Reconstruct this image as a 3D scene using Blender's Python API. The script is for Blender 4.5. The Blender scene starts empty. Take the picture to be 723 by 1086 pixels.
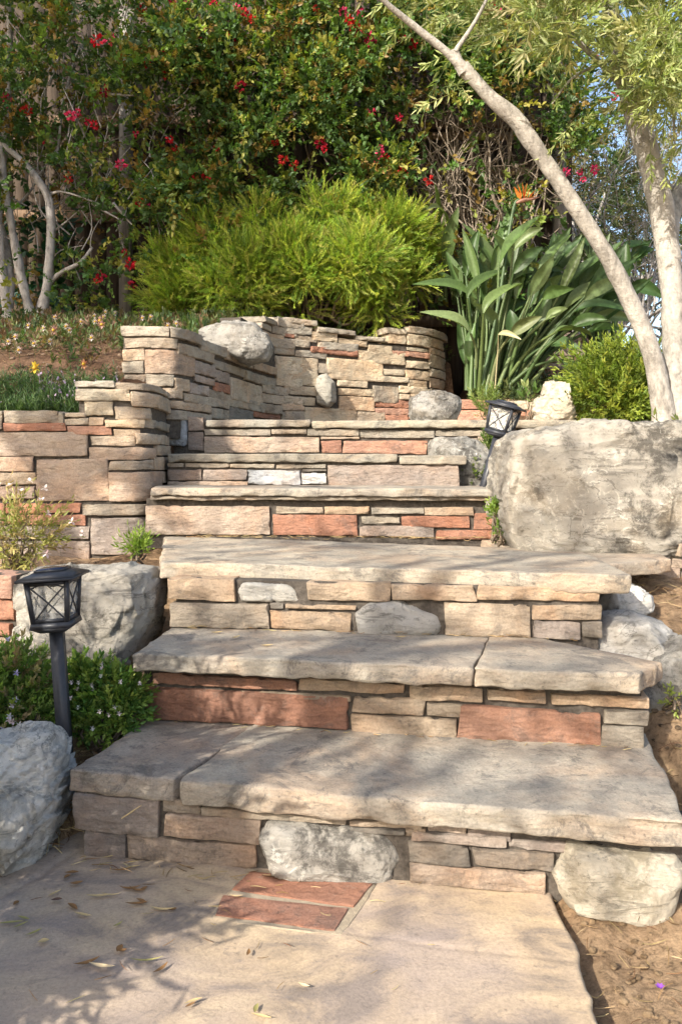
import bpy, math, random
import numpy as np
from mathutils import Vector
R = math.radians
SC = bpy.context.scene
# ------------------------------------------------------------------ camera, sky, sun, exposure
F, CX, HY, EYE = 850.0, 361.5, 488.0, 0.89          # focal length (photo px), centre column, horizon row, eye height
cam = bpy.data.cameras.new('camera'); co = bpy.data.objects.new('camera', cam); SC.collection.objects.link(co)
co.location = (0, 0, EYE); co.rotation_euler = (R(90), 0, 0)
cam.sensor_fit = 'HORIZONTAL'; cam.sensor_width = 36; cam.lens = 36 * F / 723
cam.shift_y = -(543 - HY) / 723
cam.clip_start = 0.02; cam.clip_end = 1000
SC.camera = co
SUN_T = Vector((0.80, 1.0, -0.80)).normalized()        # the way the light travels
SUN_EL = math.asin(-SUN_T.z); SUN_ROT = math.atan2(-SUN_T.x, -SUN_T.y)
w = bpy.data.worlds.new('World'); SC.world = w; w.use_nodes = True
nt = w.node_tree; sky = nt.nodes.new('ShaderNodeTexSky'); sky.sky_type = 'NISHITA'; sky.sun_disc = False
sky.sun_elevation = SUN_EL; sky.sun_rotation = SUN_ROT; sky.air_density = 1.0; sky.dust_density = 2.5; sky.ozone_density = 0.4
bg = nt.nodes['Background']; bg.inputs['Strength'].default_value = 0.15
nt.links.new(sky.outputs[0], bg.inputs[0])
sl = bpy.data.lights.new('sun', 'SUN'); sl.energy = 3.9; sl.angle = R(0.5); sl.color = (1.0, 0.93, 0.82)
so = bpy.data.objects.new('sun', sl); SC.collection.objects.link(so)
so.rotation_euler = SUN_T.to_track_quat('-Z', 'Y').to_euler(); so.location = (-8, -8, 8)
SC.view_settings.view_transform = 'Standard'; SC.view_settings.look = 'None'
SC.view_settings.gamma = 1; SC.view_settings.exposure = 1.15; SC.view_settings.use_curve_mapping = False
SC.render.engine = 'CYCLES'
SC.cycles.max_bounces = 6; SC.cycles.transparent_max_bounces = 8; SC.cycles.use_denoising = True; SC.cycles.sample_clamp_indirect = 6.0
rng = np.random.default_rng(7); random.seed(7)

def at(px, py, Y):
    return np.array([(px - CX) * Y / F, Y, EYE - (py - HY) * Y / F])
def at_z(px, py, z):
    Y = (EYE - z) * F / (py - HY)
    return np.array([(px - CX) * Y / F, Y, z])

# ------------------------------------------------------------------ numpy noise
def _h(i, j, k, s):
    n = (i.astype(np.int64) * 374761393 + j.astype(np.int64) * 668265263 + k.astype(np.int64) * 2147483647 + s * 1274126177) & 0xffffffff
    n = ((n ^ (n >> 13)) * 1274126177) & 0xffffffff
    n = ((n ^ (n >> 15)) * 2246822519) & 0xffffffff
    return ((n ^ (n >> 16)) & 0xffffff) / float(0xffffff) * 2 - 1
def vnoise(p, seed=0):
    p = np.asarray(p, float); f0 = np.floor(p); f = p - f0; f0 = f0.astype(np.int64); u = f * f * (3 - 2 * f); out = 0
    for a in (0, 1):
        for b in (0, 1):
            for c in (0, 1):
                wgt = (u[:, 0] if a else 1 - u[:, 0]) * (u[:, 1] if b else 1 - u[:, 1]) * (u[:, 2] if c else 1 - u[:, 2])
                out = out + wgt * _h(f0[:, 0] + a, f0[:, 1] + b, f0[:, 2] + c, seed)
    return out
def fbm(p, oct=4, seed=0, gain=.5):
    p = np.asarray(p, float); a = 1.0; o = np.zeros(len(p))
    for i in range(oct):
        o += a * vnoise(p, seed + i * 17); a *= gain; p = p * 2.03 + 11.7
    return o
def ridge(p, oct=3, seed=0):
    p = np.asarray(p, float); a = 1.0; o = np.zeros(len(p))
    for i in range(oct):
        o += a * (1 - np.abs(vnoise(p, seed + i * 31)) * 2.2); a *= .5; p = p * 2.1 + 5.3
    return o
def cellid(p, seed=0):
    """value of the nearest random cell: gives flat chisel facets"""
    p = np.asarray(p, float); f0 = np.floor(p).astype(np.int64); best = np.full(len(p), 9.); val = np.zeros(len(p))
    for a in (-1, 0, 1):
        for b in (-1, 0, 1):
            for c in (-1, 0, 1):
                i, j, k = f0[:, 0] + a, f0[:, 1] + b, f0[:, 2] + c
                q = np.stack([i + .5 + .45 * _h(i, j, k, seed), j + .5 + .45 * _h(i, j, k, seed + 1), k + .5 + .45 * _h(i, j, k, seed + 2)], 1)
                d = ((p - q) ** 2).sum(1); m = d < best
                best[m] = d[m]; val[m] = _h(i, j, k, seed + 3)[m]
    return val

# ------------------------------------------------------------------ objects
def make_mesh(name, verts, faces, mat, smooth=True, tint=None, sharp=None):
    me = bpy.data.meshes.new(name); verts = np.asarray(verts, np.float32)
    if isinstance(faces, np.ndarray):
        n, k = faces.shape
        me.vertices.add(len(verts)); me.vertices.foreach_set('co', verts.ravel())
        me.loops.add(n * k); me.loops.foreach_set('vertex_index', faces.astype(np.int32).ravel())
        me.polygons.add(n); me.polygons.foreach_set('loop_start', np.arange(0, n * k, k, dtype=np.int32))
        me.update(calc_edges=True)
    else:
        me.from_pydata(verts.tolist(), [], [list(map(int, f)) for f in faces])
    if smooth: me.polygons.foreach_set('use_smooth', np.ones(len(me.polygons), bool))
    if tint is not None:
        at_ = me.color_attributes.new('tint', 'FLOAT_COLOR', 'POINT')
        at_.data.foreach_set('color', np.c_[tint, np.ones(len(tint))].astype(np.float32).ravel())
    if mat: me.materials.append(mat)
    me.validate(); me.update()
    return me
def link(name, me, parent=None, origin=None, color=None):
    """link a mesh whose vertices are world positions; its origin goes to the parent's place or to ORIGIN"""
    o = bpy.data.objects.new(name, me); SC.collection.objects.link(o)
    if parent is not None:
        p = parent; off = np.array(p.location)
        if p.parent is not None: off = off + np.array(p.parent.location)
        o.parent = parent
    else:
        off = np.array(origin) if origin is not None else np.zeros(3)
        o.location = off
    c = np.empty(len(me.vertices) * 3, np.float32); me.vertices.foreach_get('co', c)
    me.vertices.foreach_set('co', (c.reshape(-1, 3) - off).astype(np.float32).ravel()); me.update()
    if color is not None: o.color = (*color, 1)
    return o
def thing(name, label, cat, loc, group=None):
    o = bpy.data.objects.new(name, None); SC.collection.objects.link(o); o.location = tuple(loc); o.empty_display_size = .1
    return tag(o, label, cat, group)
def tag(o, label, cat, group=None):
    o['label'] = label; o['category'] = cat
    if group: o['group'] = group
    return o
def dup(root, loc, rotz, scale=1.0, label=None, group=None):
    r = root.copy(); SC.collection.objects.link(r); r.location = loc; r.rotation_euler = (0, 0, rotz); r.scale = (scale,) * 3
    if label: r['label'] = label
    if group: r['group'] = group
    for ch in list(root.children):
        c = ch.copy(); SC.collection.objects.link(c); c.parent = r
        for g in ch.children:
            d = g.copy(); SC.collection.objects.link(d); d.parent = c
    return r

# ------------------------------------------------------------------ materials
class NB:
    def __init__(s, name):
        s.m = bpy.data.materials.new(name); s.m.use_nodes = True; s.t = s.m.node_tree; s.b = s.t.nodes['Principled BSDF']; s.out = s.t.nodes['Material Output']
    def n(s, typ, **kw):
        x = s.t.nodes.new('ShaderNode' + typ)
        for k, v in kw.items():
            if k[0] == '_': setattr(x, k[1:], v)
            else: s.set(x.inputs[k.replace('__', ' ')], v)
        return x
    def set(s, sock, v):
        if isinstance(v, bpy.types.NodeSocket): s.t.links.new(v, sock)
        elif isinstance(v, tuple) and len(v) == 3 and sock.type == 'RGBA': sock.default_value = (*v, 1)
        else: sock.default_value = v
    def coord(s, which='Object', scale=(1, 1, 1), rnd=True, rot=(0, 0, 0)):
        tc = s.n('TexCoord'); v = tc.outputs[which]
        if rnd:
            oi = s.n('ObjectInfo'); mul = s.n('Math', _operation='MULTIPLY'); s.set(mul.inputs[0], oi.outputs['Random']); mul.inputs[1].default_value = 37.0
            add = s.n('VectorMath', _operation='ADD'); s.set(add.inputs[0], v); s.set(add.inputs[1], mul.outputs[0]); v = add.outputs[0]
        mp = s.n('Mapping'); s.set(mp.inputs['Vector'], v); mp.inputs['Scale'].default_value = scale; mp.inputs['Rotation'].default_value = rot
        return mp.outputs[0]
    def noise(s, vec, scale, detail=6, rough=.6, dist=0.0):
        x = s.n('TexNoise', Scale=scale, Detail=detail, Roughness=rough, Distortion=dist); s.set(x.inputs['Vector'], vec); return x.outputs['Fac']
    def ramp(s, fac, stops):
        x = s.n('ValToRGB'); s.set(x.inputs[0], fac); e = x.color_ramp.elements
        while len(e) > 1: e.remove(e[0])
        for i, (p, c) in enumerate(stops):
            el = e[0] if i == 0 else e.new(p); el.position = p
            c = (c, c, c) if not isinstance(c, tuple) else c; el.color = (*c, 1)
        return x.outputs[0]
    def mix(s, fac, a, b, mode='MIX'):
        x = s.n('Mix', _data_type='RGBA', _blend_type=mode); s.set(x.inputs[0], fac); s.set(x.inputs[6], a); s.set(x.inputs[7], b); return x.outputs[2]
    def math(s, op, a, b):
        x = s.n('Math', _operation=op); s.set(x.inputs[0], a); s.set(x.inputs[1], b); return x.outputs[0]
    def bump(s, h, strength, dist, normal=None):
        x = s.n('Bump', Strength=strength, Distance=dist); s.set(x.inputs['Height'], h)
        if normal is not None: s.set(x.inputs['Normal'], normal)
        return x.outputs[0]
    def finish(s, col, rough=.85, normal=None, spec=.3):
        s.set(s.b.inputs['Base Color'], col); s.set(s.b.inputs['Roughness'], rough); s.b.inputs['Specular IOR Level'].default_value = spec
        if normal is not None: s.set(s.b.inputs['Normal'], normal)
        return s.m

def sandstone(name, strata=1.0, stain=.5, rough_bump=1.0, lichen=.3, fleck=.3):
    b = NB(name); oi = b.n('ObjectInfo'); v = b.coord(); vs = b.coord(scale=(1, 1, 6))
    col = oi.outputs['Color']
    big = b.noise(v, 6, 5, .6); col = b.mix(b.ramp(big, [(.32, 0.0), (.68, 1.0)]), b.mix(1.0, col, (.80, .79, .79), 'MULTIPLY'), b.mix(1.0, col, (1.22, 1.20, 1.16), 'MULTIPLY'))
    hue = b.noise(v, 4.2, 4, .6, .8); col = b.mix(.5, col, b.mix(1.0, col, b.ramp(hue, [(.34, (1.16, .95, .80)), (.5, (1, 1, 1)), (.66, (.86, .95, 1.02))]), 'MULTIPLY'))
    lay = b.noise(vs, 9, 8, .7, 1.2); col = b.mix(.6 * strata, col, b.mix(1.0, col, b.ramp(lay, [(.34, (.58, .54, .54)), (.5, (1, 1, 1)), (.66, (1.22, 1.16, 1.06))]), 'MULTIPLY'))
    st = b.noise(v, 8, 15, .82, .6); col = b.mix(b.math('MULTIPLY', b.ramp(st, [(.525, 0.0), (.59, 1.0)]), stain), col, (.105, .098, .090))
    li = b.noise(v, 26, 8, .75); col = b.mix(b.math('MULTIPLY', b.ramp(li, [(.60, 0.0), (.66, 1.0)]), lichen), col, (.44, .42, .37))
    fl = b.noise(v, 70, 5, .7); col = b.mix(b.math('MULTIPLY', b.ramp(fl, [(.60, 0.0), (.68, 1.0)]), fleck), col, (.06, .055, .05))
    sp = b.noise(v, 170, 4, .75); col = b.mix(.5, col, b.mix(1.0, col, b.ramp(sp, [(.33, .62), (.5, 1.0), (.68, 1.3)]), 'MULTIPLY'))
    h1 = b.noise(v, 26, 12, .76, .3); h2 = b.noise(b.coord(scale=(1, 1, 2.6)), 15, 12, .76, .5); vo = b.n('TexVoronoi', Scale=34.0, _feature='F1'); b.set(vo.inputs['Vector'], b.coord(scale=(1, 1, 2.4)))
    nrm = b.bump(h2, .8 * rough_bump, .016, b.bump(h1, .85 * rough_bump, .014)); nrm = b.bump(vo.outputs['Distance'], .35 * rough_bump, .010, nrm); nrm = b.bump(fl, .35, .004, nrm)
    return b.finish(col, .9, nrm, .2)
M = {}
M['stone'] = sandstone('sandstone', .45, .40, 1.0, .20)
M['wall'] = sandstone('wall_sandstone', .45, .34, 1.0, .28)
M['tread'] = sandstone('tread_sandstone', .8, .66, .62, .10, .55)
def rock(name, dark, light, rot=(0, 0, 0), crack=.6, sh=0.0):
    b = NB(name); oi = b.n('ObjectInfo'); v = b.coord(); vs = b.coord(scale=(1, 1, 4.5), rot=rot)
    n0 = b.noise(v, 2.6, 6, .62, .6); n1 = b.noise(v, 13, 14, .80, .3)
    m0 = b.math('ADD', b.math('MULTIPLY', n0, .5), b.math('MULTIPLY', n1, .5)); hi = tuple(min(1, c * 1.22) for c in light)
    base = b.ramp(m0, [(.43 + sh, dark), (.485 + sh, light), (.57 + sh, hi)])
    n2 = b.noise(vs, 6, 11, .76, 1.0); base = b.mix(b.math('MULTIPLY', b.ramp(n2, [(.545, 0.0), (.59, 1.0)]), .6), base, tuple(c * .30 for c in light))
    n3 = b.noise(v, 17, 9, .8, 2.0); msk = b.ramp(b.noise(v, 3.4, 3, .5), [(.48, 0.0), (.58, 1.0)]); base = b.mix(b.math('MULTIPLY', b.math('MULTIPLY', b.ramp(n3, [(.53, 0.0), (.58, 1.0)]), msk), .8), base, (.70, .69, .64))
    n4 = b.noise(v, 4.1, 6, .65, .5); base = b.mix(b.math('MULTIPLY', b.ramp(n4, [(.52, 0.0), (.66, 1.0)]), .40), base, (.34, .28, .205))
    cn = b.noise(b.coord(scale=(1, 1, 2.2), rot=rot), 2.6, 6, .60, .7); cm = b.ramp(b.noise(v, 4.5, 3, .5), [(.44, 0.0), (.56, 1.0)])
    cl_ = b.math('MULTIPLY', b.math('LESS_THAN', b.math('ABSOLUTE', b.math('SUBTRACT', cn, .5), 0.0), .0055), cm); ck = b.math('SUBTRACT', 1.0, cl_)
    base = b.mix(b.math('MULTIPLY', cl_, crack), base, (.07, .065, .055))
    pit = b.noise(v, 75, 6, .75); base = b.mix(b.math('MULTIPLY', b.ramp(pit, [(.58, 0.0), (.66, 1.0)]), .45), base, (.08, .075, .065))
    col = b.mix(1.0, base, oi.outputs['Color'], 'MULTIPLY')
    vo = b.n('TexVoronoi', Scale=13.0, _feature='F1'); b.set(vo.inputs['Vector'], b.coord(scale=(1, 1, 1.8), rot=rot)); nrm = b.bump(n2, .8, .020, b.bump(b.noise(v, 28, 15, .84), 1.0, .022)); nrm = b.bump(vo.outputs['Distance'], .4, .02, nrm); nrm = b.bump(ck, .4 * crack, .006, nrm); nrm = b.bump(pit, .5, .005, nrm)
    return b.finish(col, .9, nrm, .2)
M['boulder'] = rock('limestone', (.17, .16, .145), (.42, .40, .365))
M['whiterock'] = rock('white_limestone', (.48, .48, .47), (.72, .715, .70), (0, R(35), 0), .5)
M['palerock'] = rock('pale_limestone', (.50, .46, .38), (.72, .68, .60), (0, R(70), 0), .25)
M['darkrock'] = rock('weathered_limestone', (.12, .115, .106), (.37, .355, .325), (0, R(4), 0), .45, .008)
b = NB('mortar'); v = b.coord(); n = b.noise(v, 60, 8, .7)
M['mortar'] = b.finish(b.ramp(n, [(.3, (.035, .03, .025)), (.7, (.13, .11, .09))]), .95, b.bump(n, .8, .01))
b = NB('grout'); v = b.coord(); n = b.noise(v, 60, 8, .7)
M['grout'] = b.finish(b.ramp(n, [(.3, (.26, .215, .155)), (.7, (.38, .31, .22))]), .95, b.bump(n, .8, .006))
b = NB('path_flagstone'); v = b.coord(rnd=False); vx = b.coord(rnd=False, scale=(1, 1.7, 1), rot=(0, 0, R(-25)))
n1 = b.noise(vx, 4.0, 9, .62, 1.2); n2 = b.noise(v, 2.0, 4, .5); n3 = b.noise(v, 150, 3, .7); n4 = b.noise(vx, 17, 13, .78, .8)
c = b.ramp(n1, [(.36, (.19, .155, .125)), (.48, (.38, .29, .195)), (.62, (.50, .385, .245))])
c = b.mix(b.math('MULTIPLY', b.ramp(n2, [(.42, 0.0), (.58, 1.0)]), .65), c, (.34, .275, .235))
c = b.mix(b.math('MULTIPLY', b.ramp(n4, [(.55, 0.0), (.61, 1.0)]), .42), c, (.17, .145, .13)); fk = b.noise(v, 55, 6, .72); c = b.mix(b.math('MULTIPLY', b.ramp(fk, [(.60, 0.0), (.67, 1.0)]), .4), c, (.10, .08, .065))
c = b.mix(.5, c, b.mix(1.0, c, b.ramp(n3, [(.34, .7), (.5, 1.0), (.66, 1.2)]), 'MULTIPLY'))
M['path'] = b.finish(c, .78, b.bump(n4, .22, .006, b.bump(n3, .45, .002)), .3)
b = NB('garden_soil'); v = b.coord(rnd=False); n1 = b.noise(v, 3, 6, .6); n2 = b.noise(v, 45, 9, .75); n3 = b.noise(v, 130, 4, .7)
sx_ = b.n('SeparateXYZ'); b.set(sx_.inputs[0], v); bed = b.math('MULTIPLY', b.math('GREATER_THAN', sx_.outputs[1], 3.5), b.math('LESS_THAN', sx_.outputs[0], 1.2)); c = b.ramp(n1, [(.35, (.27, .17, .095)), (.65, (.50, .35, .215))]); c = b.mix(bed, c, b.ramp(n1, [(.35, (.12, .068, .042)), (.65, (.21, .13, .08))])); c = b.mix(.85, c, b.mix(1.0, c, b.ramp(n2, [(.35, .40), (.5, .95), (.65, 1.35)]), 'MULTIPLY'))
M['soil'] = b.finish(c, .97, b.bump(n2, 1.0, .02, b.bump(n3, .8, .006)), .1)
b = NB('weathered_wood'); v = b.coord(scale=(9, 9, .6)); n1 = b.noise(v, 4, 8, .7, .4); n2 = b.noise(b.coord(scale=(40, 40, 1.5)), 3, 5, .6)
oi = b.n('ObjectInfo'); c = b.mix(1.0, oi.outputs['Color'], b.ramp(n1, [(.3, .45), (.7, 1.25)]), 'MULTIPLY')
M['wood'] = b.finish(c, .9, b.bump(n2, .6, .008), .2)
def bark(name, light, dark):
    b = NB(name); v = b.coord(scale=(1, 1, .55)); n1 = b.noise(v, 9, 8, .7, .8); n2 = b.noise(v, 42, 7, .7); n3 = b.noise(b.coord(scale=(.6, .6, 3.5)), 30, 5, .7)
    c = b.ramp(n1, [(.3, dark), (.55, light), (.8, tuple(min(1, x * 1.3) for x in light))]); c = b.mix(.8, c, b.mix(1.0, c, b.ramp(n2, [(.33, .55), (.5, 1.), (.68, 1.2)]), 'MULTIPLY'))
    return b.finish(c, .88, b.bump(n3, .5, .010, b.bump(n2, .7, .014)), .25)
M['bark'] = bark('pale_bark', (.38, .35, .305), (.17, .152, .128))
M['greybark'] = bark('grey_bark', (.42, .395, .37), (.16, .145, .13))
M['vinebark'] = bark('vine_bark', (.27, .22, .17), (.12, .095, .07))
M['twig'] = bark('twig_bark', (.24, .185, .13), (.10, .075, .05))
def leafmat(name, trans=.35, rough=.5, spec=.4, tmul=(1.25, 1.35, .55)):
    b = NB(name); a = b.n('VertexColor', _layer_name='tint'); n = b.noise(b.coord(rnd=False), 60, 3, .6)
    c = b.mix(1.0, a.outputs[0], b.ramp(n, [(.3, .8), (.7, 1.15)]), 'MULTIPLY')
    b.finish(c, rough, None, spec)
    t = b.n('BsdfTranslucent'); b.set(t.inputs['Color'], b.mix(1.0, c, tmul, 'MULTIPLY'))
    m = b.n('MixShader'); m.inputs[0].default_value = trans; b.t.links.new(b.b.outputs[0], m.inputs[1]); b.t.links.new(t.outputs[0], m.inputs[2]); b.t.links.new(m.outputs[0], b.out.inputs[0])
    return b.m
M['leaf'] = leafmat('foliage'); M['petal'] = leafmat('petals', .35, .6, .2, (1.2, .8, .8)); M['bop'] = leafmat('glossy_leaf', .25, .45, .4)
M['dry'] = leafmat('dry_leaf', .1, .7, .2, (1, 1, 1))
b = NB('dark_painted_metal'); n = b.noise(b.coord(), 60, 5, .6)
b.finish(b.ramp(n, [(.3, (.018, .020, .026)), (.7, (.036, .038, .046))]), b.ramp(n, [(.3, .38), (.7, .6)]), b.bump(n, .15, .002), .5); M['metal'] = b.m
b = NB('solar_glass'); b.finish((.012, .020, .05), .14, None, .6); M['solar'] = b.m
b = NB('seeded_glass'); n = b.noise(b.coord(), 38, 2, .5, 1.0); bp = b.bump(n, .5, .01)
tr = b.n('BsdfTransparent', Color=(.92, .92, .90)); gl = b.n('BsdfGlossy', Color=(.9, .9, .9), Roughness=.12); b.set(gl.inputs['Normal'], bp)
df = b.n('BsdfDiffuse', Color=(.74, .72, .67)); m1 = b.n('MixShader'); m1.inputs[0].default_value = .04; m2 = b.n('MixShader')
b.set(m2.inputs[0], b.ramp(n, [(.40, .16), (.6, .48)])); L = b.t.links.new
L(tr.outputs[0], m2.inputs[1]); L(df.outputs[0], m2.inputs[2]); L(m2.outputs[0], m1.inputs[1]); L(gl.outputs[0], m1.inputs[2]); L(m1.outputs[0], b.out.inputs[0]); M['glass'] = b.m

# ------------------------------------------------------------------ stone builders
def axis(L, r, res):
    n = max(1, int(round((L - 2 * r) / res)))
    return np.unique(np.round(np.r_[-L / 2, -L / 2 + .35 * r, np.linspace(-L / 2 + r, L / 2 - r, n + 1), L / 2 - .35 * r, L / 2], 6))
def block(L, H, D, r, res):
    """rounded box lattice: verts (centred), quads, outward directions"""
    r = min(r, .48 * min(L, H, D)); A = [axis(L, r, res), axis(H, r, res), axis(D, r, res)]
    n = [len(a) for a in A]; idx = {}; V = []; Q = []
    def vid(i, j, k):
        key = (i, j, k)
        if key not in idx: idx[key] = len(V); V.append((A[0][i], A[1][j], A[2][k]))
        return idx[key]
    for ax in range(3):
        o1, o2 = (ax + 1) % 3, (ax + 2) % 3
        for side in (0, 1):
            for i in range(n[o1] - 1):
                for j in range(n[o2] - 1):
                    q = []
                    for di, dj in ((0, 0), (1, 0), (1, 1), (0, 1)):
                        c = [0, 0, 0]; c[ax] = (n[ax] - 1) * side; c[o1] = i + di; c[o2] = j + dj; q.append(vid(*c))
                    Q.append(q if side else q[::-1])
    V = np.array(V); h = np.array([L, H, D]) / 2
    q = np.clip(V, -(h - r), h - r); d = V - q; ln = np.linalg.norm(d, axis=1, keepdims=True); nrm = d / np.maximum(ln, 1e-9)
    return q + nrm * r, np.array(Q), nrm
class Path:
    def __init__(s, pts, smooth=0):
        p = np.array(pts, float)
        for _ in range(smooth):
            q = [p[0]]
            for a, b_ in zip(p[:-1], p[1:]): q += [a * .75 + b_ * .25, a * .25 + b_ * .75]
            q.append(p[-1]); p = np.array(q)
        L = np.r_[0, np.cumsum(np.linalg.norm(np.diff(p, axis=0), axis=1))]
        s.s = np.linspace(0, L[-1], 600); s.p = np.c_[np.interp(s.s, L, p[:, 0]), np.interp(s.s, L, p[:, 1])]
        t = np.gradient(s.p, axis=0); k = np.ones(15) / 15
        t = np.c_[np.convolve(np.pad(t[:, 0], 7, 'edge'), k, 'valid'), np.convolve(np.pad(t[:, 1], 7, 'edge'), k, 'valid')]
        t /= np.linalg.norm(t, axis=1, keepdims=True); s.n = np.c_[t[:, 1], -t[:, 0]]      # towards the viewer
        s.px = CX + F * s.p[:, 0] / s.p[:, 1]; s.len = L[-1]
    def s_of(s, px):
        m = np.maximum.accumulate(s.px)
        return float(np.interp(px, m + np.arange(600) * 1e-7, s.s))
    def Y(s, ss): return float(np.interp(ss, s.s, s.p[:, 1]))
    def map(s, ss, z, wd):
        ss = np.asarray(ss); e = np.clip(ss, 0, s.len); ex = ss - e
        P = np.c_[np.interp(e, s.s, s.p[:, 0]), np.interp(e, s.s, s.p[:, 1])]; N = np.c_[np.interp(e, s.s, s.n[:, 0]), np.interp(e, s.s, s.n[:, 1])]
        N /= np.linalg.norm(N, axis=1, keepdims=True); T = np.c_[-N[:, 1], N[:, 0]]
        return np.c_[P + N * wd[:, None] + T * ex[:, None], z]
    def z_of(s, ss, py): return EYE - (py - HY) * s.Y(ss) / F
SEED = [100]
def stone(path, s0, s1, z0, z1, mat, name, parent, color, front=.018, back=.07, r=.003, res=.013, rough=1.0, jit=.005, label=None):
    SEED[0] += 1; sd = SEED[0]; rg = np.random.default_rng(sd)
    L, H, D = s1 - s0, z1 - z0, front + back
    if L < .01 or H < .006: return None
    V, Q, N = block(L, H, D, min(r, .3 * H, .3 * L), max(res, H / 14))
    u, v = V[:, 0] / L + .5, V[:, 1] / H + .5
    c = rg.uniform(-1, 1, (2, 4)) * min(jit, .12 * H, .12 * L)
    bl = lambda q: q[0] * (1 - u) * (1 - v) + q[1] * u * (1 - v) + q[2] * u * v + q[3] * (1 - u) * v
    P = V.copy(); P[:, 0] += bl(c[0]); P[:, 1] += bl(c[1] * .7)
    off = rg.uniform(0, 50, 3)
    e1 = fbm(V * np.array([14, 14, 14]) + off, 4, sd); e2 = fbm(V * np.array([16, 45, 20]) + off, 3, sd + 3)
    face = np.clip(N[:, 2], 0, 1); side = np.sqrt(N[:, 0] ** 2 + N[:, 1] ** 2)
    P += N * (e1 * .0020 * rough * min(1, H / .04))[:, None]
    P[:, 2] += face * (e2 * .003 * rough + cellid(V * np.array([13, 30, 10]) + off, sd) * .0026 * rough + fbm(V * np.array([40, 90, 40]) + off, 2, sd + 4) * .0014) + face * rg.uniform(-1, 1) * .025 * V[:, 1] + face * rg.uniform(-.02, .02) * V[:, 0]
    P[:, 2] += (V[:, 2] > 0) * rg.uniform(-.003, .003)
    chip = np.clip(fbm(V * 30 + off, 2, sd + 9) - .35, 0, 1); P -= N * (chip * side * .016 * rough)[:, None]
    P[:, 2] -= np.clip(fbm(V * np.array([26, 40, 1]) + off, 2, sd + 15) - .30, 0, 1) * .014 * rough * (V[:, 2] > 0) * np.clip((np.maximum(np.abs(u - .5) * L * 2 - L + .05, np.abs(v - .5) * H * 2 - H + .035)) / .03, 0, 1)
    W = path.map((s0 + s1) / 2 + P[:, 0], (z0 + z1) / 2 + P[:, 1], P[:, 2] + (front - back) / 2)
    o = link(name, make_mesh(name, W, Q, mat), parent, color=color)
    if label: o['label'] = label
    return o
def ribbon(path, s0, s1, z0, z1, front, back, mat, name, parent, n=60):
    ss = np.linspace(s0, s1, n); F_ = lambda z, wd: path.map(ss, np.full(n, z) if np.isscalar(z) else z, np.full(n, wd))
    zz1 = np.interp(ss, [s0, s1], z1) if not np.isscalar(z1) else np.full(n, z1)
    V = np.vstack([F_(z0, front), F_(zz1, front), F_(zz1, -back), F_(z0, -back)]); Q = []
    for a in range(4):
        b_ = (a + 1) % 4
        for i in range(n - 1): Q.append((a * n + i, a * n + i + 1, b_ * n + i + 1, b_ * n + i))
    Q.append((0, n, 2 * n, 3 * n)); Q.append((n - 1, 4 * n - 1, 3 * n - 1, 2 * n - 1))
    return link(name, make_mesh(name, V, Q, mat, False), parent)
def slab(name, corners, ztop, thick, mat, parent, color, res=.014, rough=1.0, r=.007, label=None, tilt=(0, 0)):
    """quad slab from plan corners FL, FR, BR, BL"""
    SEED[0] += 1; sd = SEED[0]; rg = np.random.default_rng(sd); C = np.array(corners, float)[:, :2]
    L = (np.linalg.norm(C[1] - C[0]) + np.linalg.norm(C[2] - C[3])) / 2; D = (np.linalg.norm(C[3] - C[0]) + np.linalg.norm(C[2] - C[1])) / 2
    V, Q, N = block(L, D, thick, min(r, thick * .35), res)
    P = V.copy(); off = rg.uniform(0, 50, 3)
    side = np.sqrt(N[:, 0] ** 2 + N[:, 1] ** 2); top = np.clip(N[:, 2], 0, 1)
    e = fbm(V * 9 + off, 4, sd); ch = np.clip(fbm(V * np.array([22, 22, 30]) + off, 3, sd + 5), -.2, 1)
    P += N * (side * (e * .0026 - ch * .005 + cellid(V * np.array([15, 15, 30]) + off, sd) * .0042) * rough)[:, None]
    P[:, 2] += top * (fbm(V * np.array([5, 5, 1]) + off, 3, sd + 8) * .0026 + fbm(V * np.array([26, 26, 1]) + off, 2, sd + 18) * .0009) * rough + (N[:, 2] < -.1) * fbm(V * 18 + off, 3, sd + 2) * .004 * rough
    u, v = P[:, 0] / L + .5, P[:, 1] / D + .5
    XY = C[0] * ((1 - u) * (1 - v))[:, None] + C[1] * (u * (1 - v))[:, None] + C[2] * (u * v)[:, None] + C[3] * ((1 - u) * v)[:, None]
    W = np.c_[XY, ztop - thick / 2 + P[:, 2]]
    o = link(name, make_mesh(name, W, Q, mat), parent, color=color)
    if label: o['label'] = label
    return o
def icosphere(sub):
    import bmesh
    bm = bmesh.new(); bmesh.ops.create_icosphere(bm, subdivisions=sub, radius=1)
    V = np.array([v.co[:] for v in bm.verts]); T = np.array([[v.index for v in f.verts] for f in bm.faces]); bm.free(); return V, T
ICO = {}
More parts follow.
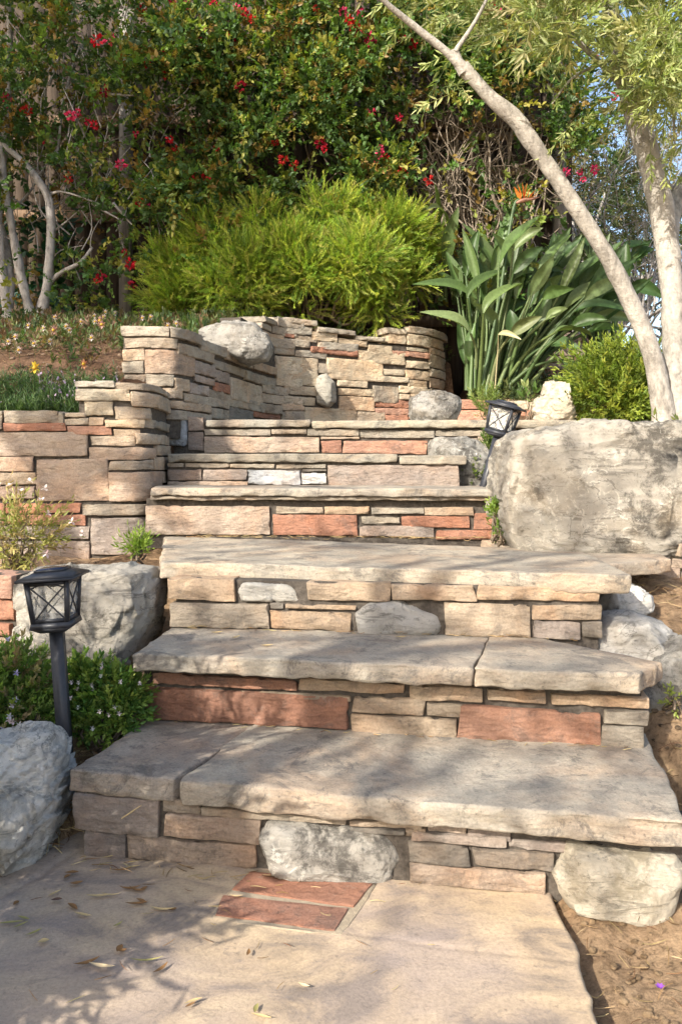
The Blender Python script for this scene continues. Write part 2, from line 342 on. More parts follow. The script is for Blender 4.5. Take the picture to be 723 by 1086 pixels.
def boulder_mesh(name, outline, Y, depth, mat, sub=5, e=.55, rough=1.0, cuts=6, strata=None, seed=0, cutdepth=.76):
    """outline (photo px) seen at depth Y, given a real half-depth; star-shaped about its middle"""
    if sub not in ICO: ICO[sub] = icosphere(sub)
    S, T = ICO[sub]; pts = np.array([at(x, y, Y) for x, y in outline]); P2 = pts[:, [0, 2]]
    c = (P2.max(0) + P2.min(0)) / 2; ang = np.linspace(-np.pi, np.pi, 361); rad = np.zeros(361)
    for i, a in enumerate(ang):
        d = np.array([np.cos(a), np.sin(a)]); best = 0
        for p, q in zip(P2, np.roll(P2, -1, 0)):
            p_, q_ = p - c, q - c; den = d[0] * (q_ - p_)[1] - d[1] * (q_ - p_)[0]
            if abs(den) < 1e-12: continue
            t = (p_[0] * (q_ - p_)[1] - p_[1] * (q_ - p_)[0]) / den; u = (p_[0] * d[1] - p_[1] * d[0]) / den
            if t > 0 and -1e-6 <= u <= 1 + 1e-6: best = max(best, t)
        rad[i] = best
    k = np.ones(5) / 5; rad = np.convolve(np.pad(rad, 2, 'wrap'), k, 'valid')
    th = np.arctan2(S[:, 2], S[:, 0]); rho = np.sqrt(S[:, 0] ** 2 + S[:, 2] ** 2); Rt = np.interp(th, ang, rad)
    wgt = rho ** e; yd = np.sign(S[:, 1]) * np.abs(S[:, 1]) ** e
    scl = np.maximum(wgt, 1e-6) / np.maximum(rho, 1e-6)
    P = np.c_[S[:, 0] * scl * Rt, yd * depth, S[:, 2] * scl * Rt]
    sz = np.mean(rad); rg = np.random.default_rng(seed + 5)
    for i in range(cuts):
        n = rg.normal(size=3); n[1] = -abs(n[1]) - .4 if i % 3 != 2 else n[1]; n /= np.linalg.norm(n)
        m = np.max(P @ n); off = m * rg.uniform(cutdepth, .96); d = P @ n - off
        P -= n * (np.clip(d, 0, None) * .92)[:, None]
    N = P / np.linalg.norm(P, axis=1, keepdims=True); q = P / sz + seed * 3.1
    P += N * (sz * rough * (fbm(q * 2.2, 5, seed) * .030 + cellid(q * 1.9 + fbm(q * 3, 2, seed + 40)[:, None] * .22, seed + 2) * .045 + cellid(q * 5.5, seed + 12) * .012 + fbm(q * 14, 3, seed + 8) * .010 - np.clip(ridge(q * 2.4, 2, seed + 4) - 1.25, 0, 1) * .16))[:, None]
    if strata:
        d, fr, am = strata; d = np.array(d) / np.linalg.norm(d); ph = (P / sz) @ d * fr + fbm(q * 1.6, 3, seed + 6) * 1.3
        saw = (ph % 1.0); P += N * (sz * am * (saw ** 2 - .4))[:, None]
    P += np.array([c[0], Y, c[1]])
    return make_mesh(name, P, T, mat), np.array([c[0], Y, P[:, 2].min()])
def boulder(label, outline, Y, depth, mat='boulder', color=(1, 1, 1), cat='boulder', name='boulder', group=None, **kw):
    me, base = boulder_mesh(name, outline, Y, depth, M[mat], **kw)
    o = link(name, me, origin=base, color=color); return tag(o, label, cat, group)

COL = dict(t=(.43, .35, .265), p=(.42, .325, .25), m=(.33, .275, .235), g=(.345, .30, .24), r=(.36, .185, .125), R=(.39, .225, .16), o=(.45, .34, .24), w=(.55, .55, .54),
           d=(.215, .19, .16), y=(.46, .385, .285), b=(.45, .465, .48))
def vary(c, rg, a=.13):
    k = 1 + rg.uniform(-a, a); h = rg.uniform(-.035, .035); return (min(1., c[0] * k * (1 + h)), min(1., c[1] * k), min(1., c[2] * k * (1 - h)))
def stones_px(path, rows, parent, name, mat, dx=0, dy=0, sx=1.0, front=.018, grow=.0, **kw):
    """rows: (x0, x1, y0, y1, colour) in photo px (or in a zoom: origin dx,dy and scale sx); heights are read at x0"""
    rg = np.random.default_rng(len(rows) * 7 + 3)
    for row in rows:
        x0, x1, y0, y1 = [float(a) for a in row[:4]]; k = row[4]; ref = row[5] if len(row) > 5 else x0
        x0, x1, ref = dx + x0 / sx, dx + x1 / sx, dx + ref / sx; y0, y1 = dy + y0 / sx, dy + y1 / sx
        s0, s1, sr = path.s_of(x0), path.s_of(x1), path.s_of(ref)
        if x0 < path.px.min(): s0 = (x0 - path.px.min()) * path.Y(0) / F
        if x1 > path.px.max(): s1 = path.len + (x1 - path.px.max()) * path.Y(path.len) / F
        stone(path, s0 + .0008, s1 - .0008, path.z_of(sr, y1) + .0010 - grow, path.z_of(sr, y0) - .0010 + grow, M[mat], name, parent, tuple(min(.8, c_ * (1.18 if mat == 'wall' else 1.0)) for c_ in vary(COL[k], rg)), front=front + rg.uniform(-.003, .003),
              rough=1.8 if k in 'wb' else 1.0, **kw)

# ------------------------------------------------------------------ levels of the stairs
Z = [0.0, .189, .386, .571, .775, .918, 1.093]
def plan(px, py, z): return at_z(px, py, z)[:2]
R1 = Path([plan(90, 905, 0), plan(580, 946, 0)]); R2 = Path([plan(150, 761, Z[1]), plan(684, 793, Z[1])]); R3 = Path([plan(184, 664.5, Z[2]), plan(638, 677.5, Z[2])])
R4 = Path([at(153, 0, 3.36)[:2], at(530, 0, 3.27)[:2]]); R5 = Path([at(177, 0, 3.72)[:2], at(488, 0, 3.64)[:2]]); R6 = Path([at(176, 0, 4.09)[:2], at(600, 0, 4.0)[:2]])

# ------------------------------------------------------------------ ground
def terrain(x, y):
    L = np.interp(y, [0, 1.5, 1.75, 1.95, 2.2, 2.6, 3.3, 3.5, 3.56, 4.2, 5, 6, 7, 10, 25, 60, 200], [-.05, -.05, -.02, .13, .22, .34, .47, .49, 1.07, 1.42, 1.66, 1.90, 2.0, 2.1, 1.4, .8, .4])
    Rr = np.interp(y, [0, 1.5, 1.72, 1.9, 2.1, 2.5, 3, 3.6, 4.2, 5, 5.6, 6.3, 7, 9, 25, 60, 200], [-.045, -.04, .03, .12, .20, .38, .56, .85, 1.06, 1.16, 1.28, 1.42, 1.6, 1.8, 1.2, .6, .3])
    C = np.interp(y, [0, 1.6, 1.86, 2.0, 2.4, 3.3, 3.8, 4.12, 4.2, 5.2, 7, 9], [-.07, -.07, -.06, .06, .25, .42, .6, .8, 1.045, 1.06, 1.07, 1.07])
    yw = 5.52 + (x + .5) * .62; C = C + np.clip((y - yw - .06) / .08, 0, 1) * (np.minimum(1.80, L) - C) * (x < .92)
    xb = np.where(y < 3.9, -.86, -.90 + (y - 3.95) * .215); xb = np.where(y < 3.35, -.665, xb); xb = np.where(y < 1.72, -1.3, xb)
    xr = np.where(y < 1.68, .43, np.where(y < 2.2, .80, .78)); xr = np.where(y > 4.2, .95, xr)
    a = np.clip((x - xb) / .09 + .5, 0, 1); z = L * (1 - a) + C * a
    bq = np.clip((x - xr) / np.where(y > 5.3, .5, .09) + .5, 0, 1); z = z * (1 - bq) + Rr * bq
    return z
def axis_grid(lo, hi, flo, fhi, step, far):
    f = np.arange(flo, fhi, step); out = [fhi]; d = step
    while out[-1] < hi: d *= 1.13; out.append(out[-1] + d)
    inn = [flo]; d = step
    while inn[-1] > lo: d *= 1.13; inn.append(inn[-1] - d)
    return np.r_[inn[:0:-1], f, out]
gx = axis_grid(-180, 180, -2.3, 2.3, .02, 0); gy = axis_grid(-40, 220, .8, 5.2, .02, 0)
GX, GY = np.meshgrid(gx, gy); gz = terrain(GX.ravel(), GY.ravel()); gp = np.c_[GX.ravel(), GY.ravel(), np.zeros(GX.size)]
gz += fbm(gp * 9, 4, 3) * .010 + np.clip(fbm(gp * 40, 3, 5), 0, 1) * .008
nx, ny = len(gx), len(gy); I = np.arange(nx * ny).reshape(ny, nx)
q = np.stack([I[:-1, :-1], I[:-1, 1:], I[1:, 1:], I[1:, :-1]], -1).reshape(-1, 4)
g = link('ground', make_mesh('ground', np.c_[gp[:, :2], gz], q, M['soil'])); g['kind'] = 'structure'
def ground_z(x, y): return float(terrain(np.array([x]), np.array([y]))[0])

# path: one cast flagstone sheet with a ragged edge, bevel, and the two red bricks let into it
def path_sheet():
    rr = [plan(586, 944, 0), plan(592, 965, 0), plan(606, 990, 0), plan(613, 1010, 0), plan(618, 1035, 0), plan(627, 1060, 0), plan(634, 1086, 0), (.405, 1.15), (.40, .9), (.41, .3), (.41, -.8)]
    xs = np.linspace(0, 1, 230); ys = np.r_[np.linspace(-.8, 1.1, 60), np.linspace(1.105, 1.98, 200)]
    ry = np.array([p[1] for p in rr])[::-1]; rx = np.array([p[0] for p in rr])[::-1]
    V = []
    for y in ys:
        xe = np.interp(y, ry, rx) + .004 * vnoise(np.array([[y * 40, 0, 0]]))[0]
        V += [(-1.15 + (xe + 1.15) * (u ** .75), y, 0) for u in xs]
    V = np.array(V); n = len(xs); V[:, 2] = fbm(V * np.array([5, 5, 1]), 3, 4) * .0025 + fbm(V * np.array([18, 18, 1]), 3, 9) * .0012
    for line in ([(0, 952), (40, 930), (78, 904)], [(372, 990), (460, 1003), (540, 1012), (622, 1022)], [(372, 990), (400, 960), (420, 940)]):
        pl = np.array([plan(a_, b_, 0) for a_, b_ in line])
        for p_, q_ in zip(pl[:-1], pl[1:]):
            dd_ = q_ - p_; tt_ = np.clip(((V[:, :2] - p_) @ dd_) / (dd_ @ dd_), 0, 1); dist = np.linalg.norm(V[:, :2] - p_ - tt_[:, None] * dd_, axis=1) + .003 * fbm(V * 30, 2, 3)
            V[:, 2] -= (.0040 if line[0][0] == 0 else .0014) * np.exp(-(dist / .007) ** 2)
    I = np.arange(len(V)).reshape(len(ys), n)
    V[I[:, -1], 2] -= .004
    Q = np.stack([I[:-1, :-1], I[:-1, 1:], I[1:, 1:], I[1:, :-1]], -1).reshape(-1, 4)
    sk = V[I[:, -1]].copy(); sk[:, 2] = -.09; b0 = len(V); V = np.vstack([V, sk])
    Q2 = [(I[i, -1], b0 + i, b0 + i + 1, I[i + 1, -1]) for i in range(len(ys) - 1)]
    return make_mesh('path', V, np.vstack([Q, Q2]), M['path'])
pth = link('path', path_sheet()); pth['kind'] = 'structure'
for cs in ([(245.6, 945.6), (375, 964), (395, 939.5), (265, 926)], [(228, 973), (355, 989), (369, 965.5), (236.5, 951)]):
    pl = [plan(x, y, 0) for x, y in cs]
    slab('inset_brick', pl, .0042, .05, M['stone'], pth, vary((.37, .195, .135), rng, .06), res=.012, rough=.3, r=.002)
gr = [plan(x, y, 0) for x, y in [(221, 976), (362, 993), (401, 938), (261, 922)]]
slab('grout_joint', gr, .0025, .04, M['grout'], pth, (.4, .36, .3), res=.010, rough=.7, r=.002)

# ------------------------------------------------------------------ the six stone steps
def step(i, label, path, ztop, thick):
    loc = (0, path.Y(path.len / 2), Z[i - 1])
    return thing('stone_step', label, 'stone step', loc, 'sandstone garden steps')
def ext(p, q, d): return np.array(q) + (np.array(q) - np.array(p)) / np.linalg.norm(np.array(q) - np.array(p)) * d
TR = COL
# 1
z = Z[1]; t1 = step(1, 'lowest stone step, its riser holding a grey boulder face beside the red bricks', R1, z, .047)
seamF, seamB = plan(186.5, 826, z), plan(277, 768, z)
slab('tread_slab', [plan(73, 816, z), plan(184, 827, z), plan(276, 768, z), ext(plan(74, 816, z), plan(157, 764, z), .06)], z, .050, M['tread'], t1, (.32, .28, .235))
slab('tread_slab', [plan(190, 830, z), plan(729, 873.5, z), plan(684, 786, z) + np.array([.02, .05]), plan(278, 766, z) + np.array([0, .05])], z + .003, .054, M['tread'], t1, (.325, .29, .24))
ribbon(R1, .0, R1.len + .36, -.06, z - .045, .004, .10, M['mortar'], 'mortar', t1)
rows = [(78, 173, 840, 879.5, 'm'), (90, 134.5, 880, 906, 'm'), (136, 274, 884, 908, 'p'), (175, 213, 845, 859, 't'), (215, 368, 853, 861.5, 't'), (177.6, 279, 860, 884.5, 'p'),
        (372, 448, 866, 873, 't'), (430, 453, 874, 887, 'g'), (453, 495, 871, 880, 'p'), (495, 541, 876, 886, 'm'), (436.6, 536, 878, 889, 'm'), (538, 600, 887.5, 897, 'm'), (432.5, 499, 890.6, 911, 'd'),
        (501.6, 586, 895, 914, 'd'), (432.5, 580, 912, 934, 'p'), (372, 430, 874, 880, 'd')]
stones_px(R1, rows, t1, 'riser_stone', 'stone')
def riser_boulder(outline, path, parent, mat, color, dep=.05, seed=0, **kw):
    xm = np.mean([p[0] for p in outline]); Y = path.Y(path.s_of(min(max(xm, path.px.min()), path.px.max())))
    if xm > path.px.max(): Y -= .03
    me, base = boulder_mesh('riser_boulder', outline, Y + .012, dep, M[mat], sub=5, cuts=3, seed=seed, e=.5, **kw)
    return link('riser_boulder', me, parent, color=color)
riser_boulder([(267, 893), (284, 868), (405, 874), (428, 897), (427, 908), (407, 935), (300, 924), (275, 920)], R1, t1, 'darkrock', (1.4, 1.36, 1.3), .06, 3, strata=((1, 0, -.8), 5, .03))
riser_boulder([(584, 925), (603, 893), (712, 898), (722, 910), (708, 955), (680, 976), (620, 974), (598, 953)], R1, t1, 'palerock', (1.0, .95, .86), .075, 4)
# 2
z = Z[2]; t2 = step(2, 'second stone step up, with two big red sandstone blocks in its riser', R2, z, .045)
slab('tread_slab', [plan(141, 693, z), plan(501.5, 708.6, z), plan(522.5, 667.5, z), ext(plan(141, 693, z), plan(182, 665, z), .07)], z, .046, M['tread'], t2, (.325, .29, .24))
slab('tread_slab', [plan(502, 708.5, z), plan(678, 714, z), plan(702, 701, z), plan(523, 666, z)], z - .002, .047, M['tread'], t2, (.345, .30, .24))
ribbon(R2, .01, R2.len - .01, Z[1] - .05, z - .04, .003, .10, M['mortar'], 'mortar', t2)
rows = [(163, 316, 712, 724.5, 'R'), (150, 370, 727, 760, 'r'), (255.5, 373, 731, 736.5, 't'), (318, 430, 718.5, 730, 'o'), (434, 512, 724.5, 740, 'o'), (374, 450.6, 737, 754.5, 't'), (452.8, 491.5, 743, 758, 't'),
        (374, 484.6, 756, 779, 't'), (486, 635, 747, 783, 'R'), (515, 578.5, 729, 741.5, 'o'), (582.5, 687, 734, 745.5, 'o'), (638, 686, 751, 765, 'g'), (636.5, 684, 766.5, 792, 'g')]
stones_px(R2, rows, t2, 'riser_stone', 'stone')
# 3
z = Z[3]; t3 = step(3, 'third stone step up, a deep landing slab with white and grey stones in its riser', R3, z, .043)
slab('tread_slab', [plan(169, 596, z), plan(669, 610, z), plan(640, 592, z) + np.array([0, .25]), plan(159, 575, z) + np.array([0, .25])], z, .053, M['tread'], t3, (.37, .325, .26))
slab('tread_slab', [plan(610, 600, z), plan(712, 591, z), plan(712, 580, z) + np.array([0, .30]), plan(520, 577, z) + np.array([.0, .25])], z - .006, .044, M['tread'], t3, (.36, .305, .24))
ribbon(R3, .01, R3.len - .01, Z[2] - .05, z - .04, .003, .10, M['mortar'], 'mortar', t3)
rows = [(180.5, 251, 612.0, 635.5, 'o'), (326.5, 414, 615.5, 636, 'o'), (415.7, 504, 618.0, 635.5, 'o'), (505.6, 636, 619.5, 636, 'o'), (182, 285.5, 637.5, 664.5, 't'), (287, 302, 638.5, 645, 'd'),
        (303.5, 378, 639.7, 645, 'o'), (287, 373, 646.5, 666.5, 'o'), (470, 561, 638, 673.5, 't'), (563, 637, 640, 656.5, 'o'), (564.5, 616, 658, 676, 'm'), (617, 636, 658, 676, 'd')]
stones_px(R3, rows, t3, 'riser_stone', 'stone')
riser_boulder([(252, 627), (257, 617), (300, 618), (323, 621), (327, 630), (319, 638), (257, 637)], R3, t3, 'palerock', (.80, .80, .80), .03, 8)
riser_boulder([(375, 650), (392, 639), (420, 636.5), (446, 638), (462, 650), (470, 662), (464, 674), (380, 672)], R3, t3, 'boulder', (1.15, 1.15, 1.15), .045, 9)
# 4
z = Z[4]; t4 = step(4, 'fourth stone step up, a thin slab casting a dark gap over one long tan block', R4, z, .04)
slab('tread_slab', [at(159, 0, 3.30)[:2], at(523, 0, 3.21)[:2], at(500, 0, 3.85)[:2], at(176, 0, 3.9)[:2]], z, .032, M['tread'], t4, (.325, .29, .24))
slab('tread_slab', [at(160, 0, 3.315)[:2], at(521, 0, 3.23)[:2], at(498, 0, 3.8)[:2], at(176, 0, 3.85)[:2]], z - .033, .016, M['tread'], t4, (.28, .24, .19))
ribbon(R4, .01, R4.len - .01, Z[3] - .05, z - .045, .002, .10, M['mortar'], 'mortar', t4)
rows = [(154.4, 287, 536, 567, 'p'), (290, 379.5, 545.5, 567.6, 'r'), (293, 343, 537, 544.5, 'g'), (345, 393, 537, 545.5, 'o'), (394, 449, 538, 545, 'g'), (382, 424, 547.7, 555.5, 'g'), (425, 497.5, 547.5, 559.5, 'r'),
        (380.6, 460, 556.5, 569, 'm'), (450, 502, 537.5, 546.5, 't'), (502, 529.5, 543.5, 561, 'r'), (461, 525, 561, 571.5, 'r')]
stones_px(R4, rows, t4, 'riser_stone', 'stone')
# 5
z = Z[5]; t5 = step(5, 'fifth stone step up, two bluish white stones in its riser', R5, z, .04)
slab('tread_slab', [at(178, 0, 3.69)[:2], at(421.5, 0, 3.63)[:2], at(418, 0, 4.2)[:2], at(196, 0, 4.2)[:2]], z, .038, M['tread'], t5, (.27, .245, .20))
slab('tread_slab', [at(424, 0, 3.62)[:2], at(495, 0, 3.60)[:2], at(480, 0, 4.2)[:2], at(420, 0, 4.2)[:2]], z - .008, .038, M['tread'], t5, (.29, .26, .21))
ribbon(R5, .01, R5.len - .01, Z[4] - .05, z - .035, .002, .10, M['mortar'], 'mortar', t5)
rows = [(178, 196.4, 490.5, 496, 'g'), (197, 244, 491, 496, 'g'), (244, 291.5, 491.5, 496.5, 'g'), (178, 214, 498, 509, 'm'), (215, 261.5, 497, 509.6, 'm'), (263.5, 318.5, 498, 514.5, 'b'), (320, 345.5, 501, 512.5, 'w'),
        (293, 346, 492.4, 497, 'g'), (321, 346, 497.5, 500, 'd'), (348.5, 487, 493, 517, 'm'), (178, 263, 510, 517, 'p')]
stones_px(R5, rows, t5, 'riser_stone', 'stone')
# 6
z = Z[6]; t6 = step(6, 'topmost stone step, long red stones in its riser below the back wall', R6, z, .04)
slab('tread_slab', [at(218, 0, 4.05)[:2], at(329, 0, 4.02)[:2], at(325, 0, 5.0)[:2], at(240, 0, 5.0)[:2]], z, .036, M['tread'], t6, (.30, .275, .23))
slab('tread_slab', [at(331.5, 0, 4.02)[:2], at(612, 0, 3.95)[:2], at(560, 0, 4.9)[:2], at(327, 0, 5.0)[:2]], z - .004, .038, M['tread'], t6, (.31, .28, .22))
ribbon(R6, .02, R6.len - .01, Z[5] - .05, z - .035, .002, .10, M['mortar'], 'mortar', t6)
rows = [(217.5, 287, 455.5, 462, 'g'), (217, 338.6, 463.4, 480, 'p'), (288, 326, 455, 461, 'g'), (326.5, 381, 455, 462.5, 'g'), (341, 362, 467, 481, 'r'), (363.6, 452, 467, 481.5, 'R'), (382, 461, 456, 464.5, 'g'),
        (340, 381, 463, 466, 't'), (461, 526, 456, 463, 'g'), (455, 505, 465, 482, 'g'), (506, 560, 457, 468, 't'), (506, 560, 469, 482, 'g'),
        (199.7, 217, 442, 457, 'm'), (199.7, 217, 458, 478, 'm')]
stones_px(R6, rows, t6, 'riser_stone', 'stone')
riser_boulder([(176.5, 437), (199, 438), (200, 470), (192, 477), (176, 474)], R6, t6, 'whiterock', (.85, .9, .98), .07, 12)

# ------------------------------------------------------------------ retaining walls
LW = Path([(-3.2, 3.36), (-1.75, 3.40), (-1.2, 3.42), (-.96, 3.42), (-.845, 3.46), (-.828, 3.62), (-.858, 3.93)], 2)
tw = thing('retaining_wall', 'low sandstone wall with red courses below the purple flowers', 'garden wall', (-1.2, 3.45, .45))
d = dict(dx=0, dy=420, sx=3.805)
rows = [(-80, 18, 57, 135, 'g'), (20, 240, 56, 112, 'g'), (242, 262, 62, 117, 'g'), (264, 350, 66, 86, 't'), (262, 360, 90, 118, 't'),
        (-60, 20, 138, 141, 'd'), (22, 272, 106, 144, 'r'), (278, 455, 120, 158, 'R'), (458, 560, 133, 162, 'o'), (362, 422, 86, 120, 'o'), (346, 462, 22, 80, 'y'), (465, 600, 40, 92, 't'), (425, 572, 92, 127, 'y'),
        (575, 680, 95, 130, 'g'), (-160, 360, 145, 244, 'p'), (366, 545, 162, 203, 't'), (546, 680, 150, 192, 't'), (361, 615, 206, 256, 'p'), (616, 680, 197, 240, 't'), (-120, 140, 246, 303, 'p'), (150, 440, 252, 425, 'p'),
        (443, 605, 260, 299, 't'), (606, 680, 244, 300, 't'), (-120, 152, 308, 360, 't'), (-120, 146, 365, 417, 'm'), (436, 640, 303, 424, 'p'), (641, 680, 303, 350, 't'), (-100, 25, 430, 520, 'r'), (28, 328, 430, 473, 'r'),
        (28, 346, 478, 520, 'r'), (334, 586, 436, 482, 'g'), (-100, 98, 525, 577, 'm'), (100, 363, 525, 579, 'm'), (368, 588, 490, 640, 'm'), (-100, 148, 585, 680, 'm'), (150, 366, 585, 680, 'm')]
stones_px(LW, rows, tw, 'wall_stone', 'wall', **d, back=.10)
rows = [(80, 122, 404, 411, 'g'), (122.5, 182, 406, 413, 'g'), (81, 138, 412, 425.5, 'y'), (138.5, 182, 415, 431, 't')]
stones_px(LW, rows, tw, 'cap_stone', 'wall', back=.16)
rgl = np.random.default_rng(8); zz = .42; sE = LW.s_of(-45)
while zz < 1.06:
    hh = rgl.uniform(.06, .13); hh = min(hh, 1.085 - zz); s_ = .0
    while s_ < sE - .02:
        l = min(rgl.uniform(.15, .45), sE - s_); stone(LW, s_ + .001, s_ + l - .001, zz + .001, zz + hh - .001, M['wall'], 'wall_stone', tw, vary(COL[rgl.choice(list('tpgmtpr'))], rgl), back=.10); s_ += l
    zz += hh
sA = LW.s_of(84); ribbon(LW, .0, sA, .35, 1.085, .002, .13, M['mortar'], 'mortar', tw); ribbon(LW, sA, LW.len - .01, .35, 1.20, .002, .13, M['mortar'], 'mortar', tw)

BW = Path([(-1.076, 3.97), (-.86, 3.95), (-.80, 4.02), (-.66, 4.6), (-.54, 5.25), (-.46, 5.52), (-.30, 5.62), (.12, 5.90), (.40, 6.06), (.56, 6.12), (.76, 6.32), (.87, 6.65), (.90, 6.95)], 2)
tb = thing('retaining_wall', 'tall curved sandstone wall behind the top step, under the feathery green shrub', 'garden wall', (0, 5.6, 1.06))
d = dict(dx=120, dy=320, sx=3.615)
rows = [(43, 238, 138, 180, 'g'), (40, 124, 182, 228, 't'), (122, 305, 183, 275, 'p'), (37, 122, 230, 275, 'g'), (45, 128, 280, 326, 't'), (130, 226, 278, 326, 'g'), (228, 284, 290, 340, 't'),
        (238, 375, 155, 202, 'g'), (375, 497, 218, 252, 'g'), (497, 616, 258, 300, 'g'), (305, 385, 222, 272, 'm'), (385, 440, 256, 302, 'm'), (440, 562, 288, 372, 't'),
        (305, 380, 278, 308, 'm'), (380, 438, 306, 342, 'r'), (285, 355, 310, 350, 'm'), (355, 416, 332, 375, 'g'), (564, 670, 312, 345, 'g'), (564, 723, 346, 384, 't'), (260, 435, 345, 385, 'g'), (416, 640, 352, 398, 'g'),
        (205, 365, 374, 412, 'o'), (366, 435, 405, 445, 'g'), (436, 530, 400, 450, 'd'), (531, 636, 412, 440, 'r'), (640, 723, 388, 415, 't'), (140, 258, 330, 372, 't'), (500, 636, 442, 470, 't'), (60, 200, 374, 412, 't'), (60, 200, 415, 450, 'm'), (200, 366, 415, 450, 't'), (640, 723, 418, 470, 't')]
stones_px(BW, rows, tb, 'wall_stone', 'wall', **d, back=.09)
rows = [(35, 212, 94, 135, 'g'), (213, 320, 96, 140, 'g'), (322, 420, 140, 182, 'g'), (422, 520, 185, 222, 'g'), (522, 615, 222, 255, 'o'), (570, 616, 52, 74, 'g'), (618, 723, 56, 92, 'g')]
stones_px(BW, rows, tb, 'cap_stone', 'wall', **d, back=.17, front=.026)
rows = [(565, 600, 78, 100, 'g'), (602, 700, 88, 120, 'g'), (565, 650, 105, 128, 'o'), (650, 690, 110, 134, 'r'), (585, 690, 130, 165, 't'), (616, 690, 165, 200, 'g'), (618, 723, 205, 320, 'y')]
stones_px(BW, rows, tb, 'wall_stone', 'wall', **d, back=.09)
d = dict(dx=300, dy=320, sx=3.615)
rows = [(0, 105, 86, 122, 'g'), (107, 205, 114, 147, 'y'), (206, 320, 140, 165, 'y'), (322, 415, 165, 196, 'y'), (0, 40, 114, 136, 'r'), (42, 128, 128, 150, 'g'), (130, 284, 150, 180, 'g'), (414, 555, 187, 208, 'R'),
        (0, 102, 140, 168, 't'), (104, 283, 170, 196, 'r'), (285, 465, 184, 232, 'y'), (0, 42, 172, 204, 'g'), (43, 164, 182, 210, 'g'), (468, 555, 224, 252, 'y'), (0, 130, 207, 318, 'y'), (132, 180, 236, 272, 't'), (166, 380, 212, 296, 'y'),
        (382, 465, 255, 280, 'y'), (466, 555, 260, 298, 'y'), (380, 478, 284, 308, 'y'), (479, 548, 300, 326, 'y'), (206, 318, 298, 326, 'y'), (0, 20, 321, 350, 't'), (22, 126, 322, 356, 'y'), (208, 345, 328, 358, 'y'), (342, 440, 322, 386, 'g'),
        (442, 548, 322, 350, 'y'), (0, 122, 360, 393, 'y'), (210, 348, 361, 415, 'o'), (349, 482, 382, 402, 'r'), (349, 480, 405, 432, 'R'), (441, 486, 352, 374, 'o'), (441, 486, 376, 394, 'r'), (0, 78, 396, 414, 'o'), (0, 78, 416, 470, 't'),
        (80, 282, 402, 470, 'y'), (283, 388, 420, 470, 'o'), (389, 476, 434, 470, 'r'), (487, 560, 330, 400, 'y'), (480, 560, 402, 450, 'R'),
        (400, 470, 122, 160, 'y'), (471, 555, 124, 168, 'y'), (556, 607, 138, 172, 'y'), (472, 555, 172, 186, 'y'), (557, 615, 174, 198, 'o'), (557, 615, 202, 250, 'y'), (557, 620, 254, 288, 'y'), (557, 620, 292, 330, 'o'), (561, 622, 333, 380, 'y'), (561, 622, 384, 440, 'y')]
stones_px(BW, rows, tb, 'wall_stone', 'wall', **d, back=.09)
rows = [(0, 125, 58, 84, 'g'), (126, 274, 96, 116, 'g'), (276, 388, 128, 146, 'g'), (390, 470, 98, 120, 'g'), (471, 562, 92, 120, 'g'), (563, 618, 106, 134, 'g')]
stones_px(BW, rows, tb, 'cap_stone', 'wall', **d, back=.17, front=.026)
me, _ = boulder_mesh('white_boulder_face', [(336, 400), (346, 396), (355, 405), (357, 425), (348, 433), (336, 428), (334, 412)], 5.73, .09, M['palerock'], sub=4, cuts=3, seed=21)
link('white_boulder_face', me, tb, color=(.64, .63, .60))
s1, s2 = BW.s_of(255), BW.s_of(278); s3 = BW.s_of(408)
ribbon(BW, .0, s1, 1.0, 1.50, .002, .13, M['mortar'], 'mortar', tb); ribbon(BW, s1, BW.len - .02, 1.0, 1.76, .002, .13, M['mortar'], 'mortar', tb)

# red planter kerb behind the landing, the far curved wall, and the small wall piece by the path light
KB = Path([at(486, 0, 5.2)[:2], at(620, 0, 5.0)[:2]])
tk = thing('planter_kerb', 'low kerb of red sandstone pieces in front of the strap-leaved plant', 'garden kerb', (.95, 5.1, 1.08))
stones_px(KB, [(486, 520, 424, 434, 'r'), (486, 530, 435, 446, 'R'), (521, 560, 425, 435, 't'), (531, 580, 436, 447, 'r'), (561, 615, 426, 436, 't'), (581, 615, 437, 447, 't')], tk, 'kerb_stone', 'wall', back=.08)
ribbon(KB, .01, KB.len - .01, 1.0, 1.25, .0, .09, M['mortar'], 'mortar', tk)
FWp = Path([(1.75, 6.9), (2.05, 7.0), (2.35, 7.25), (2.6, 7.7), (2.75, 8.2)], 2)
tf = thing('retaining_wall', 'curved wall of thin pinkish stones under the strap leaves and beside the small green bush', 'garden wall', (2.2, 7.2, 1.5))
rgw = np.random.default_rng(5); zz = 1.15
while zz < 1.93:
    hh = rgw.uniform(.05, .075); s = 0.0
    while s < FWp.len:
        l = rgw.uniform(.16, .42); stone(FWp, s + .003, min(s + l, FWp.len) - .003, zz + .003, zz + hh - .003, M['wall'], 'wall_stone', tf, vary(COL[rgw.choice(list('pprRmp'))], rgw), back=.08); s += l
    zz += hh
ribbon(FWp, .01, FWp.len - .01, 1.1, 1.91, .0, .09, M['mortar'], 'mortar', tf)
PW = Path([at(-30, 0, 2.55)[:2], at(27, 0, 2.5)[:2]])
tp = thing('retaining_wall', 'short wall end of stacked pink stones beside the black lantern', 'garden wall', (-1.05, 2.5, .3))
stones_px(PW, [(-30, 17, 607, 632, 'R'), (-30, 18, 634, 655, 'r'), (-30, 15, 657, 671, 'r'), (-30, 22, 673, 700, 't')], tp, 'wall_stone', 'wall', back=.10)
ribbon(PW, .0, PW.len - .03, .2, .53, .0, .10, M['mortar'], 'mortar', tp)
SW = Path([at(668, 0, 2.84)[:2], at(716, 0, 2.80)[:2], at(760, 0, 3.0)[:2]])
